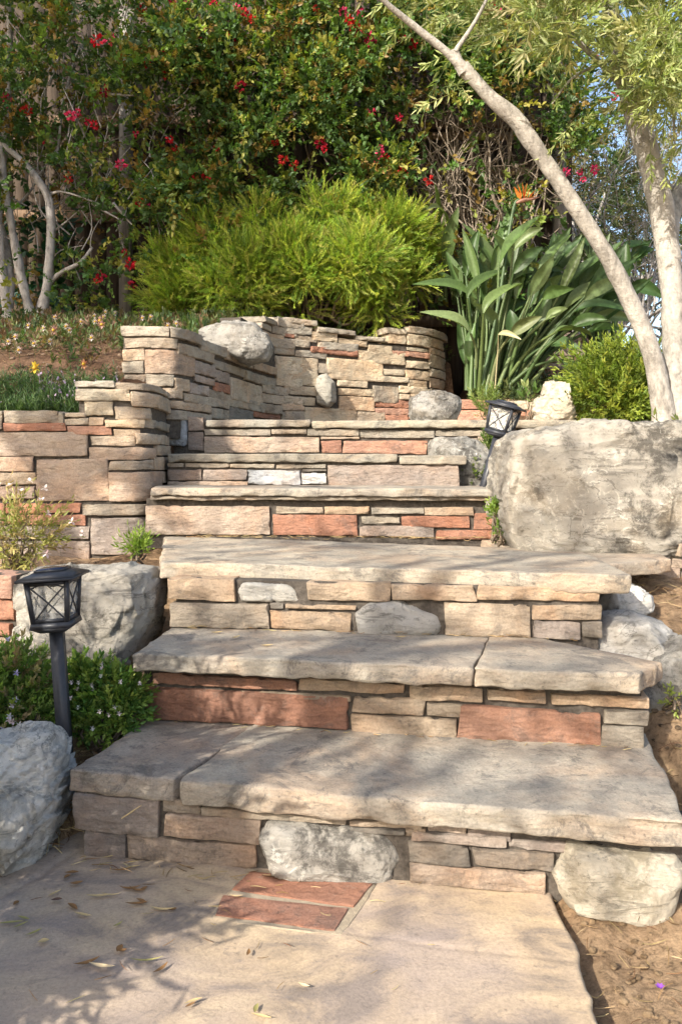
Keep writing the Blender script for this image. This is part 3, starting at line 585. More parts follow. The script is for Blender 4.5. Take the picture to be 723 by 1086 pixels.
tsw = thing('retaining_wall', 'rough stacked stones holding up the landing slab under the biggest boulder', 'garden wall', (1.1, 2.85, .35))
stones_px(SW, [(668, 690, 608, 622, 'g'), (690, 716, 600, 640, 'p'), (668, 690, 624, 645, 'o'), (717, 760, 575, 590, 'g'), (717, 760, 592, 604, 'p'), (717, 760, 606, 622, 'g'), (717, 760, 624, 645, 'm')], tsw, 'wall_stone', 'wall', back=.12)
ribbon(SW, .0, SW.len - .03, .2, .50, .0, .12, M['mortar'], 'mortar', tsw)

# ------------------------------------------------------------------ boulders
boulder('huge flat-faced weathered grey boulder at the end of the landing', [(527, 530), (528, 490), (536, 468), (556, 458), (600, 450), (650, 449), (705, 450), (728, 455), (724, 480), (716, 515), (722, 545), (722, 574), (712, 588), (660, 588), (570, 587), (540, 586), (530, 566)], 3.05, .26,
        'darkrock', (1.30, 1.24, 1.14), sub=6, e=.20, cuts=0, seed=37, rough=.8, strata=((.12, .1, 1), 4.2, .02))
boulder('big white striped boulder at the path edge below the lantern', [(-70, 850), (-60, 795), (-10, 784), (30, 779), (54, 781), (62, 797), (66, 830), (62, 876), (44, 910), (14, 938), (-12, 952), (-60, 935)], 1.84, .15, 'whiterock', (1.22, 1.16, 1.06), sub=6, seed=6, cuts=4, strata=((-.5, .1, 1), 4.5, .085), rough=.9)
boulder('pale rounded boulder directly behind the black lantern', [(24, 640), (30, 606), (70, 601), (130, 599), (160, 603), (168, 620), (168, 655), (158, 685), (140, 708), (110, 716), (60, 714), (30, 700)], 2.52, .19, 'boulder', (1.2, 1.15, 1.06), sub=6, seed=11, cuts=5, e=.42)
boulder('rough grey rock perched on top of the curved wall', [(213, 352), (222, 346), (248, 340), (268, 342), (284, 356), (290, 368), (286, 384), (262, 386), (235, 376), (218, 368)], 4.72, .15, 'boulder', (.85, .84, .82), sub=5, seed=14, cuts=7, cat='rock', name='rock', rough=1.4)
boulder('squarish grey rock on the landing at the foot of the curved wall', [(434, 440), (435, 422), (446, 416), (470, 415), (488, 424), (487, 436), (480, 450), (440, 450)], 4.75, .15, 'boulder', (.90, .90, .90), sub=5, seed=17, cuts=6, cat='rock', name='rock')
boulder('bluish grey block ending the top steps beside the tilted lantern', [(455, 470), (460, 464), (495, 464), (512, 469), (516, 485), (514, 520), (490, 530), (458, 525)], 3.86, .17, 'boulder', (.92, .92, .90), sub=5, seed=19, cuts=4, cat='rock', name='rock', e=.4)
boulder('jagged cream white rock standing between strap leaves and small bush', [(566, 448), (566, 425), (575, 418), (578, 405), (590, 401), (601, 406), (603, 420), (610, 432), (611, 452), (590, 458)], 4.56, .11, 'palerock', (.90, .84, .73), sub=5, seed=24, cuts=12, cutdepth=.66, cat='rock', name='rock', rough=.9, e=.75, strata=((1, .2, .3), 1.9, .10))
boulder('low blue-grey boulder beside the right end of the second step', [(615, 690), (620, 668), (645, 655), (680, 652), (706, 662), (716, 680), (718, 712), (700, 735), (660, 735), (625, 715)], 2.36, .17, 'whiterock', (.86, .83, .78), sub=5, seed=26, cuts=4)
boulder('large half-shaded grey boulder at the frame edge beside the second step', [(660, 730), (680, 690), (712, 670), (745, 690), (765, 735), (755, 775), (700, 785), (676, 765)], 2.28, .15, 'boulder', (.9, .9, .88), sub=5, seed=29, cuts=5)
boulder('small bluish white rock wedged below the end of the landing slab', [(636, 640), (645, 622), (668, 618), (688, 630), (684, 645), (660, 656), (640, 652)], 2.58, .10, 'whiterock', (1.0, .97, .92), sub=5, seed=31, cuts=6, cat='rock', name='rock', rough=1.3)

# ------------------------------------------------------------------ tubes
def tube(pts, rad, sides=8, sub=4, noise=0.0, seed=0, cap=True):
    p = np.array(pts, float); r = np.array(rad, float)
    if len(p) > 2:
        tt = np.arange(len(p)); t = np.linspace(0, len(p) - 1, (len(p) - 1) * sub + 1)
        Pm = np.vstack([2 * p[0] - p[1], p, 2 * p[-1] - p[-2]]); out = []
        for x in t:
            i = min(int(x), len(p) - 2); f = x - i; a, b_, c, d_ = Pm[i], Pm[i + 1], Pm[i + 2], Pm[i + 3]
            out.append(.5 * ((2 * b_) + (-a + c) * f + (2 * a - 5 * b_ + 4 * c - d_) * f * f + (-a + 3 * b_ - 3 * c + d_) * f ** 3))
        p = np.array(out); r = np.interp(t, tt, r)
    T = np.gradient(p, axis=0); T /= np.maximum(np.linalg.norm(T, axis=1, keepdims=True), 1e-9)
    up = np.array([0.31, .95, .05]); X = np.cross(T, up); X /= np.maximum(np.linalg.norm(X, axis=1, keepdims=True), 1e-6); Yv = np.cross(T, X)
    a = np.arange(sides) * 2 * np.pi / sides
    ring = X[:, None, :] * np.cos(a)[None, :, None] + Yv[:, None, :] * np.sin(a)[None, :, None]
    rr = r[:, None] * np.ones(sides)[None]
    if noise:
        q = (p[:, None, :] + ring * r[:, None, None]).reshape(-1, 3); rr = rr * (1 + noise * fbm(q * 14 + seed, 3, seed).reshape(rr.shape))
    V = (p[:, None, :] + ring * rr[:, :, None]).reshape(-1, 3); n = len(p)
    i = np.arange(n - 1)[:, None] * sides + np.arange(sides)[None]; j = np.arange(n - 1)[:, None] * sides + (np.arange(sides)[None] + 1) % sides
    Q = np.stack([i, j, j + sides, i + sides], -1).reshape(-1, 4)
    if cap:
        V = np.vstack([V, p[-1:]]); e = len(V) - 1; b0 = (n - 1) * sides
        Q = np.vstack([Q, [(b0 + k, b0 + (k + 1) % sides, e, e) for k in range(0)]]) if False else Q
    return V, Q
class Geo:
    """collects quads of one part"""
    def __init__(s): s.V = []; s.Q = []; s.T = []; s.n = 0
    def add(s, V, Q, tint=None):
        s.V.append(V); s.Q.append(np.asarray(Q) + s.n); s.n += len(V)
        if tint is not None: s.T.append(np.broadcast_to(np.asarray(tint, float), (len(V), 3)))
    def tube(s, pts, rad, tint=None, **k): s.add(*tube(pts, rad, **k), tint=tint)
    def mesh(s, name, mat, smooth=True): return make_mesh(name, np.vstack(s.V), np.vstack(s.Q), mat, smooth, np.vstack(s.T) if s.T else None)

# ------------------------------------------------------------------ foliage
LEAF_V = np.array([(0, 0, 0), (.32, .5, .10), (.70, .36, .07), (1, 0, -.06), (.70, -.36, .07), (.32, -.5, .10)]); LEAF_Q = np.array([(0, 1, 2, 3), (0, 3, 4, 5)])
def frames(D, roll, up=None):
    D = D / np.linalg.norm(D, axis=1, keepdims=True); U = np.tile(np.array([0, 0, 1.0]), (len(D), 1)) if up is None else up
    Yv = np.cross(U, D); l = np.linalg.norm(Yv, axis=1, keepdims=True); Yv = np.where(l < 1e-3, np.array([[1., 0, 0]]), Yv / np.maximum(l, 1e-6)); Zv = np.cross(D, Yv)
    c, s_ = np.cos(roll)[:, None], np.sin(roll)[:, None]
    return np.stack([D, Yv * c + Zv * s_, Zv * c - Yv * s_], -1)          # columns x,y,z
def scatter(tv, tq, Mx, off, tint=None):
    V = np.einsum('nij,mj->nmi', Mx, tv) + off[:, None, :]; n, m = V.shape[:2]
    Q = (tq[None] + (np.arange(n) * m)[:, None, None]).reshape(-1, tq.shape[1])
    T = None if tint is None else np.repeat(tint, m, axis=0)
    return V.reshape(-1, 3), Q, T
def sprig(n, length, leaf, width, rg, angle=50, droop=.2, jitter=.25, twig=.0015, tipcluster=False):
    """one twig along +X with n leaves"""
    G = Geo(); t = np.sort(rg.uniform(.12, 1.0, n)); t[-1] = 1.0
    px_ = np.c_[t * length, np.zeros(n), -droop * length * t ** 2]
    az = np.arange(n) * 2.4 + rg.uniform(-.5, .5, n); an = R(angle) * (1 - .55 * t) * (1 + rg.uniform(-jitter, jitter, n))
    D = np.c_[np.cos(an), np.sin(an) * np.cos(az), np.sin(an) * np.sin(az)]
    Fm = frames(D, rg.uniform(-.7, .7, n)); sc = leaf * rg.uniform(.7, 1.15, n)
    V, Q, _ = scatter(LEAF_V * np.array([1, width, 1 if width > .3 else .5]), LEAF_Q, Fm * sc[:, None, None], px_)
    G.add(V, Q)
    tt = np.linspace(0, 1, 4); tv, tq = tube(np.c_[tt * length, tt * 0, -droop * length * tt ** 2], [twig, twig, twig * .8, twig * .4], sides=3, sub=1); G.add(tv, tq)
    return np.vstack(G.V), np.vstack(G.Q)
def pick_tints(pal, n, rg, a=.22):
    pal = np.array(pal, float); c = pal[rg.integers(0, len(pal), n)]; k = rg.uniform(1 - a, 1 + a, (n, 1)); return np.clip(c * k * rg.uniform(.93, 1.07, (n, 3)), 0, 1)
def sprig_cloud(pos, dirs, templates, scale, pal, rg, a=.22):
    G = Geo(); which = rg.integers(0, len(templates), len(pos)); tints = pick_tints(pal, len(pos), rg, a)
    for k, (tv, tq) in enumerate(templates):
        m = which == k
        if not m.any(): continue
        V, Q, T = scatter(tv, tq, frames(dirs[m], rg.uniform(-np.pi, np.pi, m.sum())) * (scale * rg.uniform(.7, 1.25, m.sum()))[:, None, None], pos[m], tints[m]); G.add(V, Q, T)
    return G
def ball_points(n, rg, inner=.3):
    d = rg.normal(size=(n, 3)); d /= np.linalg.norm(d, axis=1, keepdims=True); return d * (rg.uniform(inner ** 3, 1, n) ** (1 / 3))[:, None], d

# --- feathery bright green shrub above the curved wall
rg = np.random.default_rng(31)
def needle_sprig(rg, n=32, length=.14, nl=.024, nw=.0042):
    t = np.linspace(.05, 1, n); az = np.arange(n) * 2.4; an = R(38) * (1 - .4 * t)
    D = np.c_[np.cos(an), np.sin(an) * np.cos(az), np.sin(an) * np.sin(az)]; tv = np.array([(0, 0, 0), (.5, .5, .0), (1, 0, .02), (.5, -.5, 0)]); tv = tv * np.array([nl, nw * 1, nl])
    tv[:, 1] = np.array([0, nw / 2, 0, -nw / 2])
    bend = np.c_[t * length, .02 * np.sin(t * 3), -.12 * length * t ** 2]
    V, Q, _ = scatter(tv, np.array([(0, 1, 2, 3)]), frames(D, rg.uniform(-1, 1, n)), bend); G = Geo(); G.add(V, Q)
    tt = np.linspace(0, 1, 4); a, b_ = tube(np.c_[tt * length, .02 * np.sin(tt * 3), -.12 * length * tt ** 2], [.0022, .002, .0016, .001], sides=3, sub=1); G.add(a, b_)
    return np.vstack(G.V), np.vstack(G.Q)
NS = [needle_sprig(rg) for _ in range(3)]
fs = thing('feathery_shrub', 'bright yellow-green feathery shrub spilling over the curved wall', 'shrub', at(320, 345, 6.2))
lobes = [(196, 296, 6.3, .27, .27), (236, 272, 6.25, .38, .38), (292, 258, 6.35, .40, .40), (345, 248, 6.35, .38, .36), (398, 262, 6.3, .38, .36), (436, 276, 6.4, .24, .30), (250, 312, 6.15, .40, .27), (335, 306, 6.15, .48, .33), (412, 312, 6.25, .34, .25), (192, 322, 6.2, .22, .20), (270, 290, 6.05, .22, .20), (380, 285, 6.05, .24, .22), (318, 275, 6.1, .2, .18)]
P_, D_ = [], []
for (x, y, Y, rx, rz) in lobes:
    c0 = at(x, y, Y); sub = rg.normal(size=(9, 3)) + np.array([0, -.7, .35]); sub /= np.linalg.norm(sub, axis=1, keepdims=True); sub *= rg.uniform(.55, .95, (9, 1))
    for u_ in sub:
        c = c0 + u_ * np.array([rx, rx * .8, rz]) * .85; r_ = rg.uniform(.11, .18); n = int(95 * (r_ / .15) ** 2); q, dd = ball_points(n, rg, .35)
        lean = u_ * .55 + rg.normal(size=3) * .15; P_.append(q * np.array([r_, r_, r_ * .8]) + c); D_.append(dd * .85 + lean + np.array([.05, -.1, .22]) + rg.normal(size=dd.shape) * .22)
P_, D_ = np.vstack(P_), np.vstack(D_)
keep = P_[:, 2] > 1.72; P_, D_ = P_[keep], D_[keep]
G = sprig_cloud(P_, D_, NS, 1.0, [(.30, .41, .05), (.38, .48, .065), (.22, .33, .045), (.50, .55, .09), (.17, .26, .04), (.40, .40, .10)], rg, .25)
link('foliage', G.mesh('foliage', M['leaf'], False), fs)
G = Geo()
for i in range(26):
    x0 = rg.uniform(170, 440); b0 = at(x0 * .4 + 320 * .6, 338, 6.25); e0 = at(x0, rg.uniform(220, 320), 6.3); G.tube([b0, (b0 + e0) / 2 + rg.normal(size=3) * .06, e0], [.014, .010, .004], sides=5, sub=3)
link('stems', G.mesh('stems', M['twig']), fs)

# --- wooden fence behind everything
fe = thing('wooden_fence', 'weathered brown board fence behind the bougainvillea', 'fence', (0, 7.25, 1.8))
rgf = np.random.default_rng(3)
def boxv(c, s): 
    V = np.array([(x, y, z_) for x in (-.5, .5) for y in (-.5, .5) for z_ in (-.5, .5)]) * np.array(s) + np.array(c)
    return V, np.array([(0, 1, 3, 2), (4, 6, 7, 5), (0, 4, 5, 1), (2, 3, 7, 6), (0, 2, 6, 4), (1, 5, 7, 3)])
x = -4.4; G = Geo()
while x < 2.0:
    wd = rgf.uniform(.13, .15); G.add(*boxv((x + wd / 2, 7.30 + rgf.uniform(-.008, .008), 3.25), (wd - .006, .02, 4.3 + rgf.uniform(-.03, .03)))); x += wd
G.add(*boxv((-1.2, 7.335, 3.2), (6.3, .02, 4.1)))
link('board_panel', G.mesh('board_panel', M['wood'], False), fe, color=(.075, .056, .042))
for zr in (2.15, 3.1, 3.95):
    G = Geo(); G.add(*boxv((-1.2, 7.25, zr), (6.4, .05, .10))); link('rail', G.mesh('rail', M['wood'], False), fe, color=(.17, .115, .075))
for xp in (-4.0, -1.92, .15, 1.95):
    G = Geo(); G.add(*boxv((xp, 7.165, 3.3), (.10, .10, 3.2))); link('post', G.mesh('post', M['wood'], False), fe, color=(.30, .27, .24))
# lattice of rails seen through the vines
la = thing('trellis', 'old wooden trellis rails seen through the dark gap in the hedge', 'trellis', at(455, 330, 6.95))
for yy in (105, 143, 180, 220):
    G = Geo(); a0, a1 = at(395, yy - 6, 6.95), at(560, yy + 8, 6.98); G.add(*boxv((a0 + a1) / 2, (a1[0] - a0[0], .03, .06))); link('rail', G.mesh('rail', M['wood'], False), la, color=(.26, .18, .115))
for xx in (448, 500):
    G = Geo(); a0, a1 = at(xx, 335, 7.0), at(xx, 60, 7.0); G.add(*boxv((a0 + a1) / 2, (.05, .03, a1[2] - a0[2]))); link('upright', G.mesh('upright', M['wood'], False), la, color=(.22, .15, .10))

# --- bougainvillea: two plants
rgb_ = np.random.default_rng(77)
BS = [sprig(14, .25, .045, .58, rgb_, 62, .40) for _ in range(5)]
FC = []
for k in range(3):
    n = 20; q, dd = ball_points(n, rgb_, .3); V, Q, _ = scatter(LEAF_V * np.array([1, .8, 1.2]), LEAF_Q, frames(dd, rgb_.uniform(-3, 3, n)) * .040, q * .032); FC.append((V, Q))
FLOW_RED = [(.50, .015, .03), (.42, .018, .05), (.55, .035, .03)]; FLOW_PINK = [(.62, .03, .14), (.70, .06, .16)]
def flowers(parent, lst, Y, pal):
    for (fx, fy) in lst:
        k = rgb_.integers(0, 3); s_ = rgb_.uniform(.45, .95) * Y / 6.3; p0 = at(fx, fy, Y + rgb_.uniform(-.08, .05))
        V, Q, T = scatter(FC[k][0], FC[k][1], frames(rgb_.normal(size=(1, 3)), np.array([rgb_.uniform(0, 6)])) * s_, p0[None])
        link('flower_cluster', make_mesh('flower_cluster', V, Q, M['petal'], False, np.tile(pick_tints(pal, 1, rgb_, .15), (len(V), 1))), parent)
def dens_main(x, y):
    """how thick the leaves are, over the photo's columns and rows"""
    d = 1.0
    if x < 200: d = .68 + .35 * (y < 130) - .40 * (y > 230) - .22 * (x < 72 and y > 140)
    elif y > 230 + 40 * (x > 380): d = .35
    if 430 < x < 560 and 95 < y < 300: d = .16
    if x > 560: d = .75 if y < 165 else .05
    if x > 610: d *= .5 if y < 170 else 0
    if x > 645: d = 0
    return d
def hedge(n, x0, x1, y0, y1, rg, yb=6.62, yd=.36):
    P, D = [], []
    while len(P) < n:
        x, y = rg.uniform(x0, x1), rg.uniform(y0, y1); clump = fbm(np.array([[x / 38., y / 34., 2.5]]), 3, 44)[0]
        if rg.random() > dens_main(x, y) * np.clip(.48 + 1.6 * clump, .0, 1.25): continue
        Y = yb + rg.uniform(-1, 1) * yd - .30 * clump; p = at(x, y, Y); P.append(p); d_ = rg.normal(size=3) * .55 + np.array([0, -.75, -.12]); D.append(d_)
    return np.array(P), np.array(D)
PALB = [(.09, .165, .034), (.12, .20, .04), (.06, .11, .032), (.08, .15, .04), (.20, .25, .05), (.28, .28, .06), (.075, .135, .045), (.24, .16, .045)]
bv = thing('bougainvillea', 'broad red-flowering bougainvillea covering the fence above the feathery shrub', 'climbing plant', at(330, 330, 6.8))
P_, D_ = hedge(5600, 180, 650, -70, 330, rgb_); link('foliage', sprig_cloud(P_, D_, BS, 1.0, PALB, rgb_, .3).mesh('foliage', M['leaf'], False), bv)
bl_ = thing('bougainvillea', 'leggy grey-stemmed bougainvillea with bare twisted trunks and few red flowers', 'climbing plant', at(30, 345, 6.3))
P_, D_ = hedge(2300, -60, 200, -70, 335, rgb_, 6.45, .45); link('foliage', sprig_cloud(P_, D_, BS, 1.0, PALB, rgb_, .3).mesh('foliage', M['leaf'], False), bl_)
fl_left = [(10, 110), (28, 117), (8, 103), (111, 96), (103, 42), (116, 40), (75, 122), (83, 119), (93, 129), (100, 132), (48, 150), (72, 188), (103, 297), (107, 292), (129, 174), (132, 267), (138, 280), (140, 302)]
fl_main = [(151, 9), (182, 3), (195, 6), (176, 53), (177, 66), (156, 66), (174, 79), (182, 32), (145, 142), (180, 147), (187, 158), (148, 214), (158, 219), (210, 43), (223, 45), (250, 8), (259, 12), (222, 89), (280, 78), (255, 91), (292, 149), (300, 169),
           (312, 175), (357, 43), (245, 39), (202, 184), (219, 185), (230, 156), (340, 151), (344, 158), (227, 3), (403, 162), (398, 168), (409, 166), (404, 156), (455, 191), (395, 45), (385, 30), (382, 12), (390, 38), (425, 37), (439, 19), (437, 46),
           (394, 118), (423, 124), (428, 181), (528, 3), (542, 25), (574, 11), (615, 182), (600, 182), (630, 180), (618, 190), (635, 56), (651, 101), (370, 20), (376, 27), (364, 12), (521, 8), (320, 22), (335, 8), (268, 20)]
flowers(bl_, fl_left, 6.05, FLOW_RED + FLOW_PINK); flowers(bv, [f for f in fl_main if f[0] < 600], 6.2, FLOW_RED + FLOW_RED + FLOW_PINK); flowers(bv, [f for f in fl_main if f[0] >= 600], 6.4, FLOW_PINK)
def stems(parent, name, defs, mat, sides=7):
    for k, (pts, r0, r1) in enumerate(defs):
        p = [at(*q) for q in pts]; G = Geo(); G.tube(p, np.linspace(r0, r1, len(p)), sides=sides, sub=5, noise=.25, seed=k)
        link(name, G.mesh(name, mat), parent)
stems(bl_, 'trunk', [
    ([(12, 350, 6.2), (2, 290, 6.15), (-2, 220, 6.1), (4, 160, 6.2), (10, 70, 6.3), (10, -20, 6.4)], .045, .02),
    ([(36, 350, 6.2), (22, 290, 6.15), (8, 215, 6.1), (0, 150, 6.1)], .040, .022), ([(42, 348, 6.2), (50, 300, 6.15), (54, 240, 6.1), (50, 207, 6.1), (28, 175, 6.1), (4, 152, 6.1), (-15, 120, 6.1)], .040, .022),
    ([(38, 345, 6.25), (47, 310, 6.2), (60, 292, 6.15), (85, 278, 6.1), (98, 262, 6.1)], .03, .012), ([(6, 350, 6.25), (10, 320, 6.2), (10, 280, 6.2), (2, 240, 6.2)], .045, .02),
    ([(50, 207, 6.15), (62, 203, 6.1), (78, 206, 6.05), (100, 214, 6.1)], .012, .005)], M['greybark'])
G = Geo(); rg = np.random.default_rng(9)
tw = [[(10, 225, 6.3), (30, 205, 6.3), (45, 180, 6.3), (62, 155, 6.35)], [(48, 120, 6.4), (48, 60, 6.4), (52, 20, 6.4)], [(52, 90, 6.3), (65, 55, 6.3), (88, 20, 6.3)], [(70, 95, 6.35), (80, 60, 6.35), (92, 35, 6.4)], [(60, 170, 6.3), (66, 110, 6.3), (68, 40, 6.3)],
      [(98, 215, 6.1), (108, 222, 6.1), (126, 232, 6.1)], [(50, 250, 6.3), (70, 235, 6.3), (96, 212, 6.2)], [(120, 215, 6.1), (140, 238, 6.1)], [(116, 99, 6.1), (126, 100, 6.1), (142, 101, 6.1)]]
for t_ in tw: G.tube([at(*q) for q in t_], np.linspace(.013, .005, len(t_)), sides=5, sub=4)
for i in range(150):
    x, y = rg.uniform(-20, 190), rg.uniform(0, 300); a = at(x, y, rg.uniform(6.1, 6.6)); dv = np.array([rg.normal() * .18, rg.normal() * .1, rg.uniform(.1, .5)]); G.tube([a, a + dv * .5 + rg.normal(size=3) * .03, a + dv], [.006, .005, .002], sides=4, sub=3)
link('twigs', G.mesh('twigs', M['greybark']), bl_)['kind'] = 'stuff'
for i in range(80):
    x = rg.choice([rg.uniform(395, 570), rg.uniform(440, 560)]); y1 = rg.uniform(235, 330); y0 = rg.uniform(40, 170); Y = rg.uniform(6.5, 6.85); lean = rg.normal() * 22
    lean *= 1.7; pts = [at(x, y1, Y), at(x + lean * .2 + rg.normal() * 9, y1 * .75 + y0 * .25, Y - .1 * rg.random()), at(x + lean * .5 + rg.normal() * 13, y1 * .5 + y0 * .5, Y), at(x + lean * .8 + rg.normal() * 13, y1 * .25 + y0 * .75, Y - .1 * rg.random()), at(x + lean * 1.2 + rg.normal() * 14, y0, Y)]
    G = Geo(); G.tube(pts, np.linspace(rg.uniform(.005, .014), .003, 5), sides=5, sub=5); link('vine_stem', G.mesh('vine_stem', M['vinebark']), bv)
G = Geo()
for i in range(110):
    x, y = rg.uniform(400, 580), rg.uniform(80, 250); a = at(x, y, rg.uniform(6.5, 6.8)); dv = np.array([rg.normal() * .3, 0, rg.normal() * .12]); dv[2] += rg.normal() * .2; G.tube([a, a + dv * .4 + rg.normal(size=3) * .07, a + dv * .8 + rg.normal(size=3) * .06, a + dv], [.006, .005, .004, .002], sides=4, sub=4)
for i in range(50):
    x, y = rg.uniform(200, 420), rg.uniform(60, 320); a = at(x, y, rg.uniform(6.5, 6.8)); dv = np.array([rg.normal() * .2, 0, rg.uniform(-.1, .5)]); G.tube([a, a + dv * .5 + rg.normal(size=3) * .04, a + dv], [.007, .006, .003], sides=4, sub=3)
link('twigs', G.mesh('twigs', M['vinebark']), bv)['kind'] = 'stuff'
# blue-green ivy low on the fence by the grey trunks
iv = thing('ivy', 'dark blue-green ivy patch low behind the twisted grey trunks', 'climbing plant', at(40, 330, 6.9))
n = 420; px_ = rg.normal(42, 26, n); py_ = rg.uniform(215, 340, n); P_ = np.array([at(a, c, 6.85 + rg.uniform(-.12, .12)) for a, c in zip(px_, py_)]); D_ = rg.normal(size=(n, 3)) * .5 + np.array([0, -.5, -.6])
V, Q, T = scatter(LEAF_V * np.array([1, 1.0, .6]), LEAF_Q, frames(D_, rg.uniform(-.5, .5, n)) * (.085 * rg.uniform(.6, 1.1, n))[:, None, None], P_, pick_tints([(.025, .075, .05), (.03, .09, .045)], n, rg)); link('foliage', make_mesh('foliage', V, Q, M['leaf'], False, T), iv)
G = Geo()
for i in range(6): G.tube([at(20 + i * 9, 342, 6.95), at(22 + i * 8, 280, 6.95), at(18 + i * 10, 220, 6.95)], [.008, .006, .003], sides=4, sub=3)
link('stem', G.mesh('stem', M['twig']), iv)

# --- bird of paradise
rg = np.random.default_rng(55)
bp_ = thing('bird_of_paradise', 'tall strap-leaved plant with one orange crane-shaped flower', 'plant', at(515, 418, 6.0))
def paddle(base, start, tip, width, pet_r, tint, fold=.60, curl=.02, nu=11):
    base, start, tip = map(np.array, (base, start, tip)); start = start - (tip - start) * .22; tip = tip + (tip - start) * .05; G = Geo(); L_ = np.linalg.norm(tip - start); d0 = (start - base); d0 /= np.linalg.norm(d0)
    c1 = start + d0 * L_ * .22 + (tip - start) * .25; mid = .35
    G.tube([base, base * .5 + start * .5 + np.array([0, 0, .06]) + rg.normal(size=3) * .015, start], [pet_r * 1.4, pet_r, pet_r * .7], tint=np.array(tint) * np.array([1.2, 1.12, 1.2]), sides=6, sub=5)
    t = np.linspace(0, 1, nu); C = ((1 - t) ** 2)[:, None] * start + (2 * t * (1 - t))[:, None] * c1 + (t ** 2)[:, None] * tip
    C[:, 2] -= curl * L_ * t ** 3 * .35
    T_ = np.gradient(C, axis=0); T_ /= np.linalg.norm(T_, axis=1, keepdims=True)
    side = np.cross(T_[nu // 2], np.array([0, -1.0, .35]) + rg.normal(size=3) * .35); side /= np.linalg.norm(side); Nn = np.cross(side, T_); Nn /= np.linalg.norm(Nn, axis=1, keepdims=True)
    wv = width * .66 * np.sin(np.pi * np.clip(t * .95 + .03, 0, 1)) ** .85 * (1.08 - .2 * t); wv[-1] = .002
    u = np.array([-1, -.55, 0, .55, 1]); f = rg.uniform(.6, 1.4) * fold
    V = C[:, None, :] + side[None, None, :] * (wv[:, None] * u[None])[..., None] + Nn[:, None, :] * (wv[:, None] * (np.abs(u) * f)[None])[..., None]
    V = V + (Nn * (np.sin(t * 9 + rg.uniform(0, 6)) * .07 * width)[:, None])[:, None, :] * np.abs(u)[None, :, None]
    I = np.arange(nu * 5).reshape(nu, 5); Q = np.stack([I[:-1, :-1], I[:-1, 1:], I[1:, 1:], I[1:, :-1]], -1).reshape(-1, 4)
    tn = np.tile(np.array(tint), (nu * 5, 1)); tn.reshape(nu, 5, 3)[:, 2] *= 1.25; G.V.append(V.reshape(-1, 3)); G.Q.append(Q + G.n); G.n += nu * 5; G.T.append(tn)
    return G.mesh('leaf', M['bop'])
zx = lambda u, v_, Y: at(440 + u / 3.0125, 180 + v_ / 3.0125, Y)
lv = [((107, 275), (137, 125), .085), ((75, 180), (62, 45), .045), ((100, 185), (40, 128), .05), ((265, 275), (322, 105), .07), ((290, 275), (395, 152), .085), ((330, 245), (405, 188), .08), ((215, 345), (225, 245), .085), ((330, 315), (403, 248), .075), ((410, 325), (495, 210), .08), ((345, 345), (482, 328), .08),
      ((390, 412), (465, 338), .09), ((425, 405), (502, 380), .07), ((430, 472), (485, 443), .06), ((165, 412), (2, 365), .085), ((150, 512), (22, 458), .085), ((190, 445), (122, 308), .07), ((240, 442), (335, 368), .08), ((190, 395), (292, 328), .08), ((360, 470), (385, 525), .06), ((500, 425), (605, 352), .08), ((540, 452), (690, 455), .08),
      ((560, 405), (655, 348), .08), ((480, 620), (545, 688), .06), ((440, 560), (525, 572), .07), ((300, 300), (250, 205), .07), ((380, 380), (440, 280), .08), ((250, 500), (190, 430), .07), ((290, 460), (360, 420), .07), ((520, 500), (610, 480), .08), ((560, 520), (660, 510), .07), ((320, 520), (400, 470), .07), ((210, 480), (150, 400), .07), ((450, 380), (560, 320), .08), ((470, 520), (560, 530), .07), ((600, 430), (700, 400), .07), ((580, 480), (690, 480), .075)]
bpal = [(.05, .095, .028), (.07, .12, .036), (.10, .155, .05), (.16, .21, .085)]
for (a, c, wd) in lv:
    bx_ = 150 + (a[0] - 60) * .34 + rg.uniform(-18, 18); Yl = 5.95 + rg.uniform(-.35, .28); base = zx(bx_, 705 + rg.uniform(-15, 25), 6.0 + rg.uniform(-.15, .12)); base = zx(a[0] + 25, 430, 6.5) if a[0] < 115 else base; s0 = zx(*a, Yl if a[0] >= 115 else 6.25); tp_ = zx(*c, Yl + rg.uniform(-.22, .12))
    link('leaf', paddle(base, s0, tp_, wd, .012, pick_tints(bpal, 1, rg, .15)[0]), bp_)
for i in range(72):
    ux = rg.uniform(130, 590); vy = rg.uniform(300, 640 if ux < 380 else 490); bx_ = 150 + (ux - 60) * .34 + rg.uniform(-20, 20); Yl = 6.15 + rg.uniform(-.2, .25); base = zx(bx_, 705, 6.05 + rg.uniform(-.1, .1)); dx_ = (ux - 250) * .35 + rg.normal() * 40
    link('leaf', paddle(base, zx(ux, vy, Yl), zx(ux + dx_, vy - rg.uniform(70, 150), Yl), rg.uniform(.06, .085), .011, pick_tints(bpal[:3], 1, rg, .15)[0]), bp_)
link('dead_leaf', paddle(zx(255, 700, 5.8), zx(278, 528, 5.7), zx(335, 538, 5.62), .032, .004, (.40, .37, .20), curl=.1), bp_)
G = Geo(); Yf = 5.9; G.tube([zx(215, 690, Yf), zx(270, 400, Yf), zx(300, 200, Yf), zx(318, 110, Yf), zx(335, 92, Yf)], [.014, .012, .011, .011, .010], tint=(.10, .16, .07), sides=7, sub=6)
fl = link('flower', G.mesh('flower', M['bop']), bp_)
G = Geo(); G.tube([zx(322, 106, Yf), zx(345, 97, Yf), zx(375, 92, Yf), zx(398, 86, Yf)], [.012, .017, .011, .002], tint=(.42, .22, .16), sides=7, sub=5); link('bract', G.mesh('bract', M['bop']), fl)
